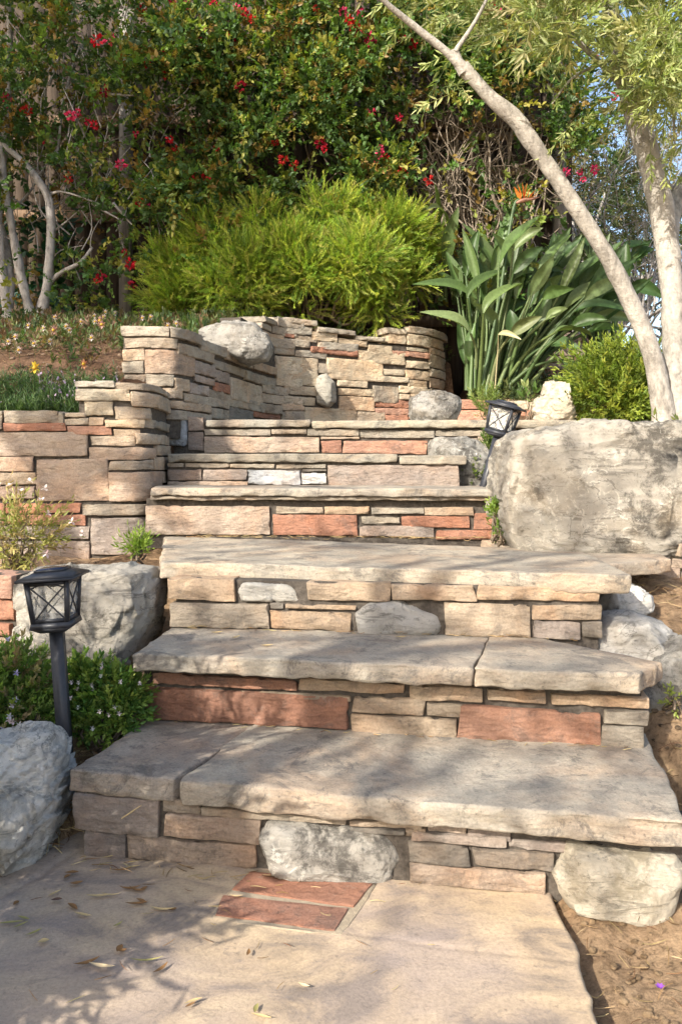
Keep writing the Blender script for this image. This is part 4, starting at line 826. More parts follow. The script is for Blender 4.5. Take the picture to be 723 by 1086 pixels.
for (a, c) in [((338, 95), (316, 52)), ((340, 95), (328, 40)), ((346, 95), (343, 36)), ((350, 94), (356, 42)), ((355, 93), (370, 52)), ((362, 92), (386, 62)), ((366, 92), (392, 76))]:
    s0, e0 = zx(*a, Yf - .01), zx(*c, Yf - .02 + rg.uniform(-.03, .03)); Fm = frames((e0 - s0)[None], np.array([rg.uniform(-1, 1)])) * np.linalg.norm(e0 - s0); V, Q, T = scatter(LEAF_V * np.array([1, .24, .5]), LEAF_Q, Fm, s0[None], np.array([[.85, .30, .06]])); link('petal', make_mesh('petal', V, Q, M['petal'], True, T), fl)
# darker companion plant behind, further along
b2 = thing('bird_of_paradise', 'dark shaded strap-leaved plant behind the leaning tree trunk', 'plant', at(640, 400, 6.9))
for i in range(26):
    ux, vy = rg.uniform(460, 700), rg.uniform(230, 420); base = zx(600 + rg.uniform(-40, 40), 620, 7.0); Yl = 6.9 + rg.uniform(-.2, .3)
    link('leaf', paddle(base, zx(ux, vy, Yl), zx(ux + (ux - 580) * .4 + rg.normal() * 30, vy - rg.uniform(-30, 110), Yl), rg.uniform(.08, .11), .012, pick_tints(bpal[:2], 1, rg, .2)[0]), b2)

# --- the leaning tree with pale bark
rg = np.random.default_rng(88)
tr_ = thing('leaning_tree', 'pale-barked tree leaning over the steps with narrow yellow-green leaves', 'tree', at(708, 452, 4.2))
def trunk(name, pts, wpx, parent, mat, noise=.10, sides=14):
    p = np.array([at(*q) for q in pts]); r = np.array([.73 * w_ * q[2] / F / 2 for w_, q in zip(wpx, pts)]); G = Geo(); G.tube(p, r, sides=sides, sub=9, noise=noise, seed=len(pts)); return link(name, G.mesh(name, mat), parent)
trunk('trunk', [(706, 470, 4.2), (702, 430, 4.2), (691, 375, 4.18), (668, 320, 4.15), (640, 265, 4.1), (602, 207, 4.05), (572, 163, 4.0), (546, 126, 3.97), (520, 103, 3.95), (490, 70, 3.92)], [40, 34, 27, 25, 24, 23, 24, 25, 21, 19], tr_, M['bark'])
trunk('trunk', [(716, 470, 4.22), (716, 420, 4.24), (715, 370, 4.28), (712, 300, 4.3), (702, 225, 4.32), (686, 160, 4.35), (668, 100, 4.35), (655, 50, 4.35), (640, -30, 4.3)], [46, 40, 34, 33, 34, 33, 32, 26, 18], tr_, M['bark'])
trunk('limb', [(708, 270, 4.33), (712, 230, 4.5), (722, 200, 4.6), (745, 160, 4.7)], [26, 24, 22, 20], tr_, M['bark']); trunk('limb', [(690, 165, 4.36), (702, 190, 4.55), (725, 220, 4.7), (750, 235, 4.8)], [14, 14, 13, 12], tr_, M['bark'])
trunk('limb', [(494, 74, 3.92), (470, 52, 3.9), (440, 28, 3.86), (410, 3, 3.8), (385, -25, 3.75)], [17, 12, 10, 8, 6], tr_, M['bark']); trunk('branch_stub', [(492, 78, 3.92), (484, 62, 3.92), (481, 52, 3.91)], [17, 15, 12], tr_, M['bark'])
for (pts, wp) in [([(668, 100, 4.35), (630, 60, 4.2), (590, 20, 4.1), (560, -30, 4.0)], [12, 9, 7, 5]), ([(660, 80, 4.35), (690, 40, 4.2), (720, 0, 4.1)], [10, 8, 6]), ([(482, 55, 3.9), (505, 20, 3.95), (530, -30, 4.0)], [8, 6, 4]), ([(655, 60, 4.3), (610, 80, 4.0), (585, 110, 3.95)], [6, 4, 2]), ([(700, 60, 4.2), (712, 110, 4.1), (716, 160, 4.1)], [6, 4, 2])]: trunk('limb', pts, wp, tr_, M['bark'], sides=8)
TS = [sprig(16, .21, .054, .22, rg, 55, .12) for _ in range(4)]
def crown_px(n, dens, Y0, Y1):
    P, D = [], []
    while len(P) < n:
        x, y = rg.uniform(395, 780), rg.uniform(-110, 190); cl = fbm(np.array([[x / 34., y / 30., 7.7]]), 3, 61)[0]
        if rg.random() > dens(x, y) * np.clip(.6 + 1.3 * cl, .02, 1.3): continue
        P.append(at(x, y, rg.uniform(Y0, Y1) - .2 * cl if x > 540 else rg.uniform(4.0, 4.7))); D.append(rg.normal(size=3) * .7 + np.array([-.1, -.25, -.12]))
    return np.array(P), np.array(D)
def dens_t(x, y):
    low = np.interp(x, [395, 430, 470, 520, 560, 600, 640, 680, 720, 780], [10, 25, 60, 45, 40, 85, 70, 120, 140, 150]); d = np.clip((low - y) / 22, 0, 1)
    if x < 560: d *= .34
    if x < 470: d *= .6
    return d
P_, D_ = crown_px(1500, dens_t, 3.6, 4.6)
ex = np.array([(470, 75), (478, 85), (490, 92), (500, 60), (520, 40), (600, 135), (608, 128), (596, 142), (612, 145), (585, 100), (690, 150), (700, 170), (712, 160), (668, 120), (480, 98), (470, 92)]); P_ = np.vstack([P_, [at(x, y, 4.0) for x, y in ex]]); D_ = np.vstack([D_, rg.normal(size=(len(ex), 3)) * .4 + np.array([-.1, -.2, -.4])])
link('crown', sprig_cloud(P_, D_, TS, 1.0, [(.27, .32, .11), (.34, .38, .14), (.20, .25, .09), (.42, .44, .19), (.30, .29, .14)], rg, .25).mesh('crown', M['leaf'], False), tr_)

# --- small-leaf shrubs
def small_shrub(name, label, cat, lobes, pal, nmul, leaf, rg, base, flowers_=None, stem_mat='twig', upd=.5, width=.42, nl=14, sl=.13, group=None):
    t_ = thing(name, label, cat, base, group); tm = [sprig(nl, sl, leaf, width, rg, 55, .1, twig=.0012) for _ in range(3)]; P, D = [], []
    for (x, y, Y, rx, rz) in lobes:
        c = at(x, y, Y); n = int(nmul * rx * rz); q, dd = ball_points(n, rg, .35); P.append(q * np.array([rx, rx, rz]) * (.85 + .3 * fbm(q * 3 + x, 2, 5))[:, None] + c); D.append(dd + np.array([0, -.1, upd]) + rg.normal(size=dd.shape) * .25)
    P, D = np.vstack(P), np.vstack(D); gz_ = terrain(P[:, 0], P[:, 1]); k = P[:, 2] > gz_ - .02; P, D = P[k], D[k]
    link('foliage', sprig_cloud(P, D, tm, 1.0, pal, rg, .25).mesh('foliage', M['leaf'], False), t_)
    G = Geo()
    for (x, y, Y, rx, rz) in lobes:
        for i in range(7):
            e0 = at(x, y, Y) + rg.normal(size=3) * rx * .4; G.tube([np.array(base) + rg.normal(size=3) * .015, (np.array(base) + e0) / 2 + rg.normal(size=3) * .02, e0], [.005, .004, .0015], sides=4, sub=3)
    link('stems', G.mesh('stems', M[stem_mat]), t_)
    if flowers_:
        nf, fr, pal_f = flowers_; q = rg.integers(0, len(P), nf)
        cen = P.mean(0); sc_ = (P - cen) @ np.array([0, -1.0, .5]) + rg.normal(size=len(P)) * .02; q = np.argsort(-sc_)[:nf * 6][rg.permutation(nf * 6)[:nf]] if len(P) > nf * 6 else q
        for i in q:
            d_ = D[i] / np.linalg.norm(D[i]); c = P[i] + d_ * sl * 1.1 + np.array([0, -.012, .01]); az = np.arange(5) * 1.2566; Dp = np.c_[np.cos(az), np.sin(az), np.full(5, .35)] @ frames((np.array([d_]) + np.array([[0, -.6, .3]])), np.zeros(1))[0][:, [1, 2, 0]].T
            V, Q, T = scatter(LEAF_V * np.array([1, .75, .5]), LEAF_Q, frames(Dp, np.zeros(5)) * fr, np.tile(c, (5, 1)), np.tile(pick_tints(pal_f, 1, rg, .08), (5, 1))); link('flower', make_mesh('flower', V, Q, M['petal'], True, T), t_)
    return t_
rg = np.random.default_rng(66)
WH = [(.72, .70, .66), (.66, .60, .58), (.74, .68, .60)]
small_shrub('flowering_shrub', 'low bushy shrub with white flowers above the white striped boulder', 'shrub', [(15, 722, 2.12, .085, .07), (-15, 745, 2.08, .11, .11), (28, 745, 2.10, .065, .07), (15, 768, 2.06, .09, .06), (40, 765, 2.08, .045, .05)], [(.13, .22, .05), (.21, .31, .065), (.29, .38, .09), (.18, .27, .065), (.40, .32, .18)], 42000, .016, rg, at(10, 800, 2.08), (26, .010, WH + [(.45, .42, .62)]), sl=.055, nl=16)
small_shrub('flowering_shrub', 'low green shrub with tiny white flowers between lantern post and second step', 'shrub', [(100, 735, 2.14, .05, .06), (122, 742, 2.12, .055, .055), (90, 765, 2.10, .035, .05), (112, 765, 2.10, .055, .045), (86, 722, 2.14, .03, .04), (135, 755, 2.1, .03, .03)], [(.10, .19, .04), (.17, .27, .05), (.25, .33, .07)], 60000, .016, rg, at(105, 790, 2.1), (20, .008, WH), sl=.05, nl=16)
small_shrub('gaura_plant', 'straggly yellowish plant with white butterfly flowers in front of the wall', 'plant', [(10, 575, 2.95, .10, .08), (28, 565, 2.95, .08, .08), (-5, 560, 2.95, .10, .08), (40, 580, 2.95, .05, .05)], [(.34, .34, .10), (.26, .28, .08), (.44, .40, .14), (.40, .30, .14)], 7000, .024, rg, at(15, 605, 2.95), (26, .018, [(.78, .75, .70), (.74, .70, .62)]), sl=.13, nl=11, width=.3)
small_shrub('bright_bush', 'small bright green bush at the foot of the leaning tree', 'shrub', [(640, 410, 4.62, .17, .17), (665, 405, 4.6, .17, .19), (650, 430, 4.55, .20, .11), (685, 425, 4.6, .11, .11), (634, 430, 4.6, .07, .08)], [(.20, .27, .04), (.28, .33, .05), (.14, .20, .035)], 9000, .034, rg, at(655, 452, 4.6), None, sl=.16, nl=14, width=.34)
small_shrub('grass_tuft', 'little light green seedling tuft beside the landing slab', 'plant', [(143, 582, 2.86, .018, .025), (150, 584, 2.86, .014, .02)], [(.20, .30, .04), (.26, .36, .06)], 70000, .022, rg, at(147, 590, 2.86), None, sl=.06, nl=8, width=.22, upd=1.2)
small_shrub('grass_tuft', 'green tuft sprouting between the kerb and the tilted lantern', 'plant', [(515, 430, 4.9, .07, .06), (522, 436, 4.88, .06, .05)], [(.15, .22, .04), (.20, .24, .06)], 14000, .025, rg, at(517, 446, 4.9), None, sl=.09, nl=10, width=.2, upd=1.0)
small_shrub('weed_plant', 'small leafy weed at the foot of the huge boulder beside red riser stones', 'plant', [(530, 565, 3.05, .018, .022), (526, 545, 3.1, .02, .035)], [(.12, .20, .03), (.18, .26, .04)], 60000, .016, rg, at(529, 575, 3.06), None, sl=.04, nl=9, upd=.8)
small_shrub('weed_plant', 'weedy green growth around the foot of the tilted lantern post', 'plant', [(505, 505, 3.72, .04, .04), (520, 480, 3.85, .04, .08)], [(.09, .14, .03), (.14, .19, .04)], 26000, .02, rg, at(508, 518, 3.74), (2, .010, WH), sl=.06, nl=9)
small_shrub('weed_plant', 'yellow-green sprig growing on the shaded boulder beside the second step', 'plant', [(713, 742, 2.12, .012, .015)], [(.30, .34, .08)], 60000, .014, rg, at(712, 750, 2.12), None, sl=.03, nl=6)
small_shrub('small_plant', 'few folded green leaves leaning on the cream white rock', 'plant', [(562, 432, 4.6, .03, .05)], [(.10, .18, .04), (.28, .32, .12)], 5000, .05, rg, at(560, 447, 4.6), None, sl=.08, nl=4, width=.35, upd=1.5)

# --- ground cover on the bed above the low wall (nobody could count it)
def cover(name, label_cat, fn, n, rg, leaf, width, pal, up=1.0, sl=.08, nl=8):
    P = fn(n); D = rg.normal(size=P.shape) * .5 + np.array([0, -.25, up]); tm = [sprig(nl, sl, leaf, width, rg, 60, .1, twig=.001) for _ in range(3)]
    o = link(name, sprig_cloud(P, D, tm, 1.0, pal, rg, .3).mesh(name, M['leaf'], False)); o['kind'] = 'stuff'; return o
rg = np.random.default_rng(70)
def on_bed(n, x0, x1, y0, y1, gate):
    P = []
    while len(P) < n:
        x, y = rg.uniform(x0, x1), rg.uniform(y0, y1)
        if rg.random() < gate(x, y): P.append((x, y, ground_z(x, y) + .005))
    return np.array(P)
cl = lambda x, y, s_=3.0, o=0: fbm(np.array([[x * s_ + o, y * s_, 1.]]), 2, 13)[0]
cover('ice_plant_ground_cover', '', lambda n: on_bed(n, -1.85, -1.05, 3.55, 3.95, lambda x, y: 1.0 if y < 3.76 + .35 * cl(x, y) else .12), 1500, rg, .030, .14, [(.075, .13, .045), (.10, .16, .05), (.06, .11, .04)], 1.0, .06, 10)
cover('pale_flower_ground_cover', '', lambda n: on_bed(n, -2.0, -1.05, 3.58, 3.95, lambda x, y: np.clip(cl(x, y, 5, 3) * 1.2, 0, 1)), 220, rg, .012, .8, [(.42, .30, .46), (.50, .40, .52), (.36, .26, .42)], 1.6, .085, 4)
cover('daisy_ground_cover', '', lambda n: on_bed(n, -3.0, -.75, 4.0, 6.6, lambda x, y: np.clip(.30 + 1.5 * cl(x, y, 2.2, 9), 0, 1)), 1500, rg, .035, .3, [(.09, .13, .04), (.13, .15, .05), (.15, .11, .05), (.20, .12, .07), (.08, .13, .045), (.07, .12, .035)], .8, .10, 9)
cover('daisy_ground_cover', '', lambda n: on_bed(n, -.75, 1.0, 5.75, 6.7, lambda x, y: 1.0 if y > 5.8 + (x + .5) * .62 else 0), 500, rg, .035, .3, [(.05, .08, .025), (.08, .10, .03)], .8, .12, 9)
cover('hillside_ground_cover', '', lambda n: on_bed(n, 1.6, 4.6, 1.6, 6.0, lambda x, y: np.clip(.3 + 1.4 * cl(x, y, 1.6, 4), 0, 1)), 900, rg, .04, .3, [(.10, .13, .04), (.14, .16, .05), (.18, .15, .08)], .9, .13, 9)
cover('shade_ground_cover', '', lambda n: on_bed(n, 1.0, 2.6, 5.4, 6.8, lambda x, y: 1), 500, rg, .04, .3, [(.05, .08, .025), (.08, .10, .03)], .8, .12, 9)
def on_ground(px, py, h):
    for Y in np.arange(3.6, 7.2, .02):
        p = at(px, py, Y)
        if p[2] < ground_z(p[0], Y) + h: return p
    return p
def daisy(px, py, rad, col, Y, label, name='daisy', cat='flower', group=None):
    c = on_ground(px, py, .13); t_ = thing(name, label, cat, c - np.array([0, 0, .06]), group); az = np.arange(9) * 2 * np.pi / 9; D = np.c_[np.cos(az), np.full(9, -.35), np.sin(az)] + rg.normal(size=(9, 3)) * .08
    V, Q, T = scatter(LEAF_V * np.array([1, .5, .3]), LEAF_Q, frames(D, np.zeros(9)) * rad, np.tile(c, (9, 1)), np.tile(np.array([col]), (9, 1))); link('petals', make_mesh('petals', V, Q, M['petal'], True, T), t_)
    s_, tq = icosphere(2); V = s_ * rad * .3 + c + np.array([0, -.004, 0]); link('flower_centre', make_mesh('flower_centre', V, tq, M['petal'], True, np.tile((.55, .38, .05), (len(V), 1))), t_)
    G = Geo(); G.tube([c, c - np.array([0, -.01, .04]), c - np.array([0, -.02, .10])], [.0012] * 3, tint=(.10, .14, .04), sides=4, sub=2); link('stem', G.mesh('stem', M['leaf']), t_)
for (x, y) in [(16, 357), (9, 362), (20, 371), (36, 364), (46, 348), (70, 346), (74, 350), (86, 341), (100, 335), (101, 341), (110, 336), (112, 331), (97, 358), (53, 362), (151, 337), (160, 336), (178, 345), (187, 343), (30, 345), (58, 336), (122, 332)]:
    daisy(x, y, .021, (.70, .66, .60), 5.6 if y < 352 else 5.0, 'tiny white daisy above the sandstone walls', group='white daisies in the upper bed')
for (x, y) in [(106, 340), (57, 350), (108, 344)]: daisy(x, y, .030, (.52, .33, .28), 5.5, 'salmon pink flower among the white daisies', group='pink flowers in the upper bed')
daisy(37, 390, .034, (.65, .50, .06), 4.35, 'single small yellow flower above the purple-flowered ground cover')
daisy(89, 386, .028, (.62, .34, .18), 4.4, 'orange fallen bloom on bare soil above the low wall')

# ------------------------------------------------------------------ path lights
def lantern(label, loc, h, rotz, lean=(0, 0), group='black lantern path lights', s=1.0):
    t_ = thing('path_light', label, 'path light', (0, 0, 0), group); hb = .185 * s; zb = h - hb; a0, a1 = .049 * s, .059 * s       # half widths bottom / top of the glass
    def part(name, geo, mat, smooth=False, par=None): return link(name, geo.mesh(name, mat, smooth), par or t_)
    def frust(b0, z0, b1, z1):
        V = np.array([(sx * b0, sy * b0, z0) for sx, sy in ((-1, -1), (1, -1), (1, 1), (-1, 1))] + [(sx * b1, sy * b1, z1) for sx, sy in ((-1, -1), (1, -1), (1, 1), (-1, 1))])
        return V, np.array([(3, 2, 1, 0), (4, 5, 6, 7), (0, 1, 5, 4), (1, 2, 6, 5), (2, 3, 7, 6), (3, 0, 4, 7)])
    G = Geo(); G.add(*boxv((0, 0, (zb - .16) / 2), (.035 * s, .035 * s, zb + .16))); part('post', G, M['metal'])
    G = Geo(); G.add(*frust(.036 * s, zb - .012, .057 * s, zb)); G.add(*frust(.059 * s, zb + .0005, .056 * s, zb + .014)); part('base_plate', G, M['metal'])
    z0, z1 = zb + .0145, zb + .140 * s
    G = Geo()
    for sx, sy in ((-1, -1), (1, -1), (1, 1), (-1, 1)):
        p, q_ = np.array([sx * a0, sy * a0, z0]), np.array([sx * a1, sy * a1, z1]); n_ = .0062 * s; B = []
        for e in (p, q_): B += [e + np.array([dx * n_, dy * n_, 0]) for dx, dy in ((-1, -1), (1, -1), (1, 1), (-1, 1))]
        G.add(np.array(B), np.array([(3, 2, 1, 0), (4, 5, 6, 7), (0, 1, 5, 4), (1, 2, 6, 5), (2, 3, 7, 6), (3, 0, 4, 7)]))
    for zz_, aa in ((z0 + .005, a0), (z1 - .006, a1)):
        for k in range(4):
            c = np.array([[0, -aa], [aa, 0], [0, aa], [-aa, 0]][k]); sz = (2 * aa - .0125 * s, .008 * s, .010 * s) if k % 2 == 0 else (.008 * s, 2 * aa - .0125 * s, .010 * s); G.add(*boxv((c[0], c[1], zz_), sz))
    fr = part('lantern_frame', G, M['metal'])
    for k in range(4):
        ang = k * np.pi / 2; Rz = np.array([[np.cos(ang), -np.sin(ang), 0], [np.sin(ang), np.cos(ang), 0], [0, 0, 1]])
        f = lambda u, v: np.array([u * (a0 + (a1 - a0) * v) * .90, -(a0 + (a1 - a0) * v), z0 + (z1 - z0) * v]) @ Rz.T
        G = Geo(); G.add(np.array([f(-1, .04) * [.98, .98, 1], f(1, .04) * [.98, .98, 1], f(1, .97) * [.98, .98, 1], f(-1, .97) * [.98, .98, 1]]), np.array([(0, 1, 2, 3)])); part('glass_pane', G, M['glass'])
        G = Geo(); G.tube([f(-1, .06), f(0, .47), f(1, .88)], [.0026 * s] * 3, sides=5, sub=3); G.tube([f(-1, .88), f(0, .465), f(1, .06)], [.0026 * s] * 3, sides=5, sub=3)
        G.tube([f(-1, .82), f(-.5, .90), f(0, .925), f(.5, .90), f(1, .82)], [.0024 * s] * 5, sides=5, sub=3); part('cross_bar', G, M['metal'], True)
    G = Geo(); c0 = .083 * s; G.add(*frust(c0, z1 + .001, c0, z1 + .007)); G.add(*frust(c0 - .001, z1 + .0075, .044 * s, z1 + .020)); G.add(*frust(.042 * s, z1 + .0205, .041 * s, z1 + .025)); cp = part('lantern_cap', G, M['metal'])
    G = Geo(); G.add(*frust(.037 * s, z1 + .0252, .036 * s, z1 + .027)); part('solar_panel', G, M['solar'], par=cp)
    G = Geo(); G.tube([(0, 0, z1 - .002), (0, 0, z1 - .012), (0, 0, z1 - .020)], [.012, .012, .009], sides=8, sub=2); part('bulb_holder', G, M['metal'], True)
    t_.location = tuple(loc); t_.rotation_euler = (lean[0], lean[1], rotz); return t_
p0 = at(70, 806, 1.98); lantern('black metal lantern with crossed glass panes standing behind the white striped boulder', p0, .487, R(1), (0, R(-4)), s=.83)
p0 = at(510, 520, 3.52); lantern('black lantern tilted to one side beside the topmost steps', p0 + np.array([0, 0, -.03]), .445, R(-32), (R(-3), R(15)), s=.86)
p0 = at(613, 455, 6.0); lantern('half hidden black lantern by the small bright bush and pinkish wall', p0, .52, R(30), s=.75)

# ------------------------------------------------------------------ bare twiggy shrubs and trees beyond the fence
rg = np.random.default_rng(12)
def branchy(G, p, d, L_, r, depth, tips):
    q = p + d * L_; m = (p + q) / 2 + rg.normal(size=3) * L_ * .07; G.tube([p, m, q], [r, r * .85, r * .65], sides=5 if depth > 1 else 3, sub=3)
    if depth == 0: tips.append((q, d)); return
    for k in range(rg.integers(2, 4)):
        nd = d + rg.normal(size=3) * .48 + np.array([0, 0, .10]); nd /= np.linalg.norm(nd); branchy(G, q, nd, L_ * rg.uniform(.6, .85), r * .62, depth - 1, tips)
def twig_shrub(label, base, h, seed, pal, ntrunk=5, depth=4, leaf=.03, per=2, name='bare_shrub'):
    global rg
    rg = np.random.default_rng(seed); t_ = thing(name, label, 'shrub', base); G = Geo(); tips = []
    for k in range(ntrunk):
        d0 = np.array([rg.normal() * .35, rg.normal() * .25, 1.0]); d0 /= np.linalg.norm(d0); branchy(G, np.array(base) + rg.normal(size=3) * .05, d0, h * .28, .022, depth, tips)
    link('branches', G.mesh('branches', M['greybark']), t_)
    P = np.array([t[0] for t in tips]); D = np.array([t[1] for t in tips]); P = np.repeat(P, per, 0) + rg.normal(size=(len(P) * per, 3)) * .05; D = np.repeat(D, per, 0) + rg.normal(size=(len(D) * per, 3)) * .4
    tm = [sprig(9, .16, leaf, .3, rg, 55, .15) for _ in range(3)]; link('foliage', sprig_cloud(P, D, tm, 1.0, pal, rg, .3).mesh('foliage', M['leaf'], False), t_); return t_
dry = [(.17, .15, .07), (.12, .12, .05), (.24, .18, .10), (.10, .11, .05)]
twig_shrub('grey twiggy shrub seen between the leaning trunk and upright trunk', (2.05, 7.9, 1.65), 3.4, 41, dry, depth=5)
twig_shrub('sparse dry-leaved shrub behind the upright tree trunk against the sky', (3.0, 8.4, 1.7), 3.0, 42, dry, depth=5)
twig_shrub('tangle of brown twigs beside the end of the bougainvillea', (1.95, 8.3, 1.7), 3.6, 43, dry, depth=5)
twig_shrub('olive-leaved twiggy shrub low behind the bright bush', (2.75, 7.4, 1.6), 1.9, 44, [(.08, .11, .04), (.12, .14, .05)], depth=4, per=3)
def far_tree(label, base, h, rad, seed, pal, n=900, leaf=.10):
    rg = np.random.default_rng(seed); t_ = thing('garden_tree', label, 'tree', base); b0 = np.array(base)
    G = Geo(); G.tube([b0, b0 + np.array([.05, 0, h * .4]), b0 + np.array([0, .1, h * .75])], [rad * .07, rad * .055, rad * .03], sides=8, sub=4, noise=.1)
    for k in range(7):
        a = b0 + np.array([0, 0, h * rg.uniform(.3, .6)]); e = b0 + np.array([rg.normal() * rad * .5, rg.normal() * rad * .5, h * rg.uniform(.6, .9)]); G.tube([a, (a + e) / 2, e], [rad * .03, rad * .02, rad * .01], sides=5, sub=2)
    link('trunk', G.mesh('trunk', M['greybark']), t_)
    q, dd = ball_points(n, rg, .25); c = b0 + np.array([0, 0, h * .68]); P = q * np.array([rad, rad, h * .38]) * (.8 + .5 * fbm(q * 2.2 + seed, 3, 5))[:, None] + c; k = fbm(q * 3.2 + seed * 2, 2, 9) > -.28
    tm = [sprig(12, leaf * 3.4, leaf, .34, rg, 50, .25) for _ in range(3)]; link('crown', sprig_cloud(P[k], (dd + rg.normal(size=dd.shape) * .4)[k], tm, 1.0, pal, rg, .3).mesh('crown', M['leaf'], False), t_); return t_
gp_ = [(.06, .09, .03), (.09, .12, .035), (.05, .075, .03), (.13, .14, .05)]
far_tree('dark rounded tree far beyond the fence, low behind the upright trunk', (4.4, 13, 1.6), 4.0, 1.9, 51, gp_)
far_tree('olive green tree far off behind the twiggy shrub', (3.3, 11.5, 1.6), 4.2, 1.5, 52, gp_)
far_tree('brownish tree far off beside the bougainvillea end', (2.6, 12.5, 1.6), 5.0, 1.7, 53, [(.25, .20, .10), (.19, .17, .08), (.32, .24, .14)])
# trees standing beside and behind the viewer: their crowns shade the left side and dapple the steps
TP = [(.08, .12, .03), (.11, .15, .04)]
ST = np.array(SUN_T)
def shade_tree(label, target, s_, rad, h_, n, seed, base_z=0, leaf=.09):
    c = np.array(target) - ST * s_; rg = np.random.default_rng(seed); b0 = np.array([c[0] - .2, c[1] - .2, base_z]); t_ = thing('garden_tree', label, 'tree', b0)
    G = Geo(); G.tube([b0, (b0 + c) / 2 + np.array([.1, 0, 0]), c], [.13, .10, .05], sides=10, sub=4, noise=.1)
    for k in range(8): e = c + rg.normal(size=3) * np.array(rad) * .5; G.tube([c - np.array([0, 0, h_ * .5]), (c + e) / 2, e], [.04, .03, .012], sides=5, sub=2)
    link('trunk', G.mesh('trunk', M['bark']), t_); q, dd = ball_points(n, rg, .1); P = q * np.array(rad) + c; k = fbm(q * 2.6 + seed, 2, 3) > -.25
    tm = [sprig(12, .32, leaf, .26, rg, 50, .3) for _ in range(3)]; link('crown', sprig_cloud(P[k], (dd + rg.normal(size=dd.shape) * .5)[k], tm, 1.0, TP, rg, .2).mesh('crown', M['leaf'], False), t_); return t_
shade_tree('dense leafy tree shading the low wall and upper steps', (-.95, 3.75, .9), 5.2, (.75, .75, .7), .8, 150, 61)
shade_tree('thin-crowned tree dappling the lower steps', (.22, 2.42, .4), 5.6, (.85, .75, .6), .8, 165, 62)
shade_tree('leafy bush shading the corner of the path', (-.90, 1.72, .0), .95, (.36, .36, .38), .4, 1900, 63, leaf=.05)
shade_tree('tall tree shading the leggy bougainvillea', (-1.75, 6.2, 2.7), 6.0, (1.2, 1.2, 1.4), 1.2, 2200, 64)

# ------------------------------------------------------------------ litter, pebbles, small things
rg = np.random.default_rng(90)
def curl_leaf(px, py, L_, wd, ang, col, label, z=.004, group=None, twist=.5, name='dry_leaf', Yz=0.0):
    c = at_z(px, py, Yz); n = 7; t = np.linspace(0, 1, n); cur = rg.uniform(.1, .4); C = np.c_[(t - .5) * L_, np.sin(t * 3) * L_ * .08 * rg.uniform(-1, 1), z + L_ * cur * (t - .5) ** 2 * 1.6]
    wv = wd / 2 * np.sin(np.pi * np.clip(t * .94 + .03, 0, 1)); V = []
    for i in range(n):
        for u in (-1, 0, 1): V.append(C[i] + np.array([0, u * wv[i] * np.cos(twist * t[i]), abs(u) * wv[i] * .6 + u * wv[i] * np.sin(twist * t[i]) * .5 + .001]))
    V = np.array(V); ca, sa = np.cos(ang), np.sin(ang); V[:, :2] = V[:, :2] @ np.array([[ca, sa], [-sa, ca]]); V += c
    I = np.arange(n * 3).reshape(n, 3); Q = np.stack([I[:-1, :-1], I[:-1, 1:], I[1:, 1:], I[1:, :-1]], -1).reshape(-1, 4)
    return tag(link(name, make_mesh(name, V, Q, M['dry'], True, np.tile(col, (len(V), 1))), origin=c), label, 'leaf', group)
br, tn, gn = (.22, .12, .05), (.48, .36, .18), (.30, .27, .10)
for (x, y, l, w_, a, c) in [(76, 929, .030, .010, .1, br), (71, 933, .018, .009, 1.2, br), (81, 940, .028, .010, .3, br), (116, 912, .04, .005, .5, tn), (128, 925, .05, .006, .15, br), (140, 923, .035, .006, .4, tn), (104, 954, .05, .007, .05, tn), (118, 952, .04, .005, .0, tn), (138, 945, .045, .008, .1, br), (146, 947, .04, .007, -.3, br), (152, 946, .022, .008, .9, br),
                            (60, 958, .022, .009, .2, (.12, .07, .05)), (58, 951, .03, .006, .9, tn), (77, 965, .035, .010, -.7, br), (88, 973, .04, .007, -.3, tn), (145, 963, .045, .008, .1, br), (150, 959, .03, .008, -.6, br), (172, 967, .05, .007, -.1, tn), (183, 968, .016, .008, .3, br), (125, 984, .022, .005, .9, gn), (17, 961, .016, .010, 1.3, br),
                            (10, 983, .05, .006, .15, gn), (25, 977, .03, .006, -.4, gn), (22, 985, .03, .005, .8, gn), (46, 1002, .02, .012, .4, tn), (36, 992, .03, .006, .8, gn), (127, 1010, .022, .012, 1.4, br), (130, 1012, .015, .008, .4, br), (92, 1025, .045, .009, .5, br), (108, 1028, .05, .009, -.2, (.56, .44, .27)), (155, 1021, .06, .005, .1, gn), (170, 1031, .035, .007, 1.0, br),
                            (263, 1014, .02, .007, 1.5, br), (205, 1066, .03, .006, .5, tn), (272, 1074, .022, .008, 1.4, gn), (277, 1082, .035, .006, -.3, tn), (322, 1049, .022, .007, -.4, (.60, .47, .28)), (202, 1070, .02, .005, .7, br), (250, 954, .03, .005, -.1, (.55, .40, .22))]:
    curl_leaf(x, y, l, w_, a, c, 'small dry curled leaf fallen on the flagstone path', group='fallen dry leaves on the path')
for (x, y, a) in [(230, 667, .3), (283, 681, .2), (250, 672, 1.0), (425, 672, .1)]: curl_leaf(x, y + 6, .035, .008, a, tn, 'small tan leaf lying on the tread of the second step', group='leaves on the second step', Yz=Z[2])
V_ = at_z(700, 1052, -.035); G = Geo(); az = np.arange(7) * .9; D = np.c_[np.cos(az), np.sin(az), np.full(7, .5)]; v1, q1, t1_ = scatter(LEAF_V * np.array([1, .6, .5]), LEAF_Q, frames(D, np.zeros(7)) * .010, np.tile(V_ + np.array([0, 0, .006]), (7, 1)), np.tile((.30, .10, .52), (7, 1)))
pf = thing('fallen_flower', 'tiny purple flower lying on the bare soil', 'flower', V_); link('petals', make_mesh('petals', v1, q1, M['petal'], True, t1_), pf)
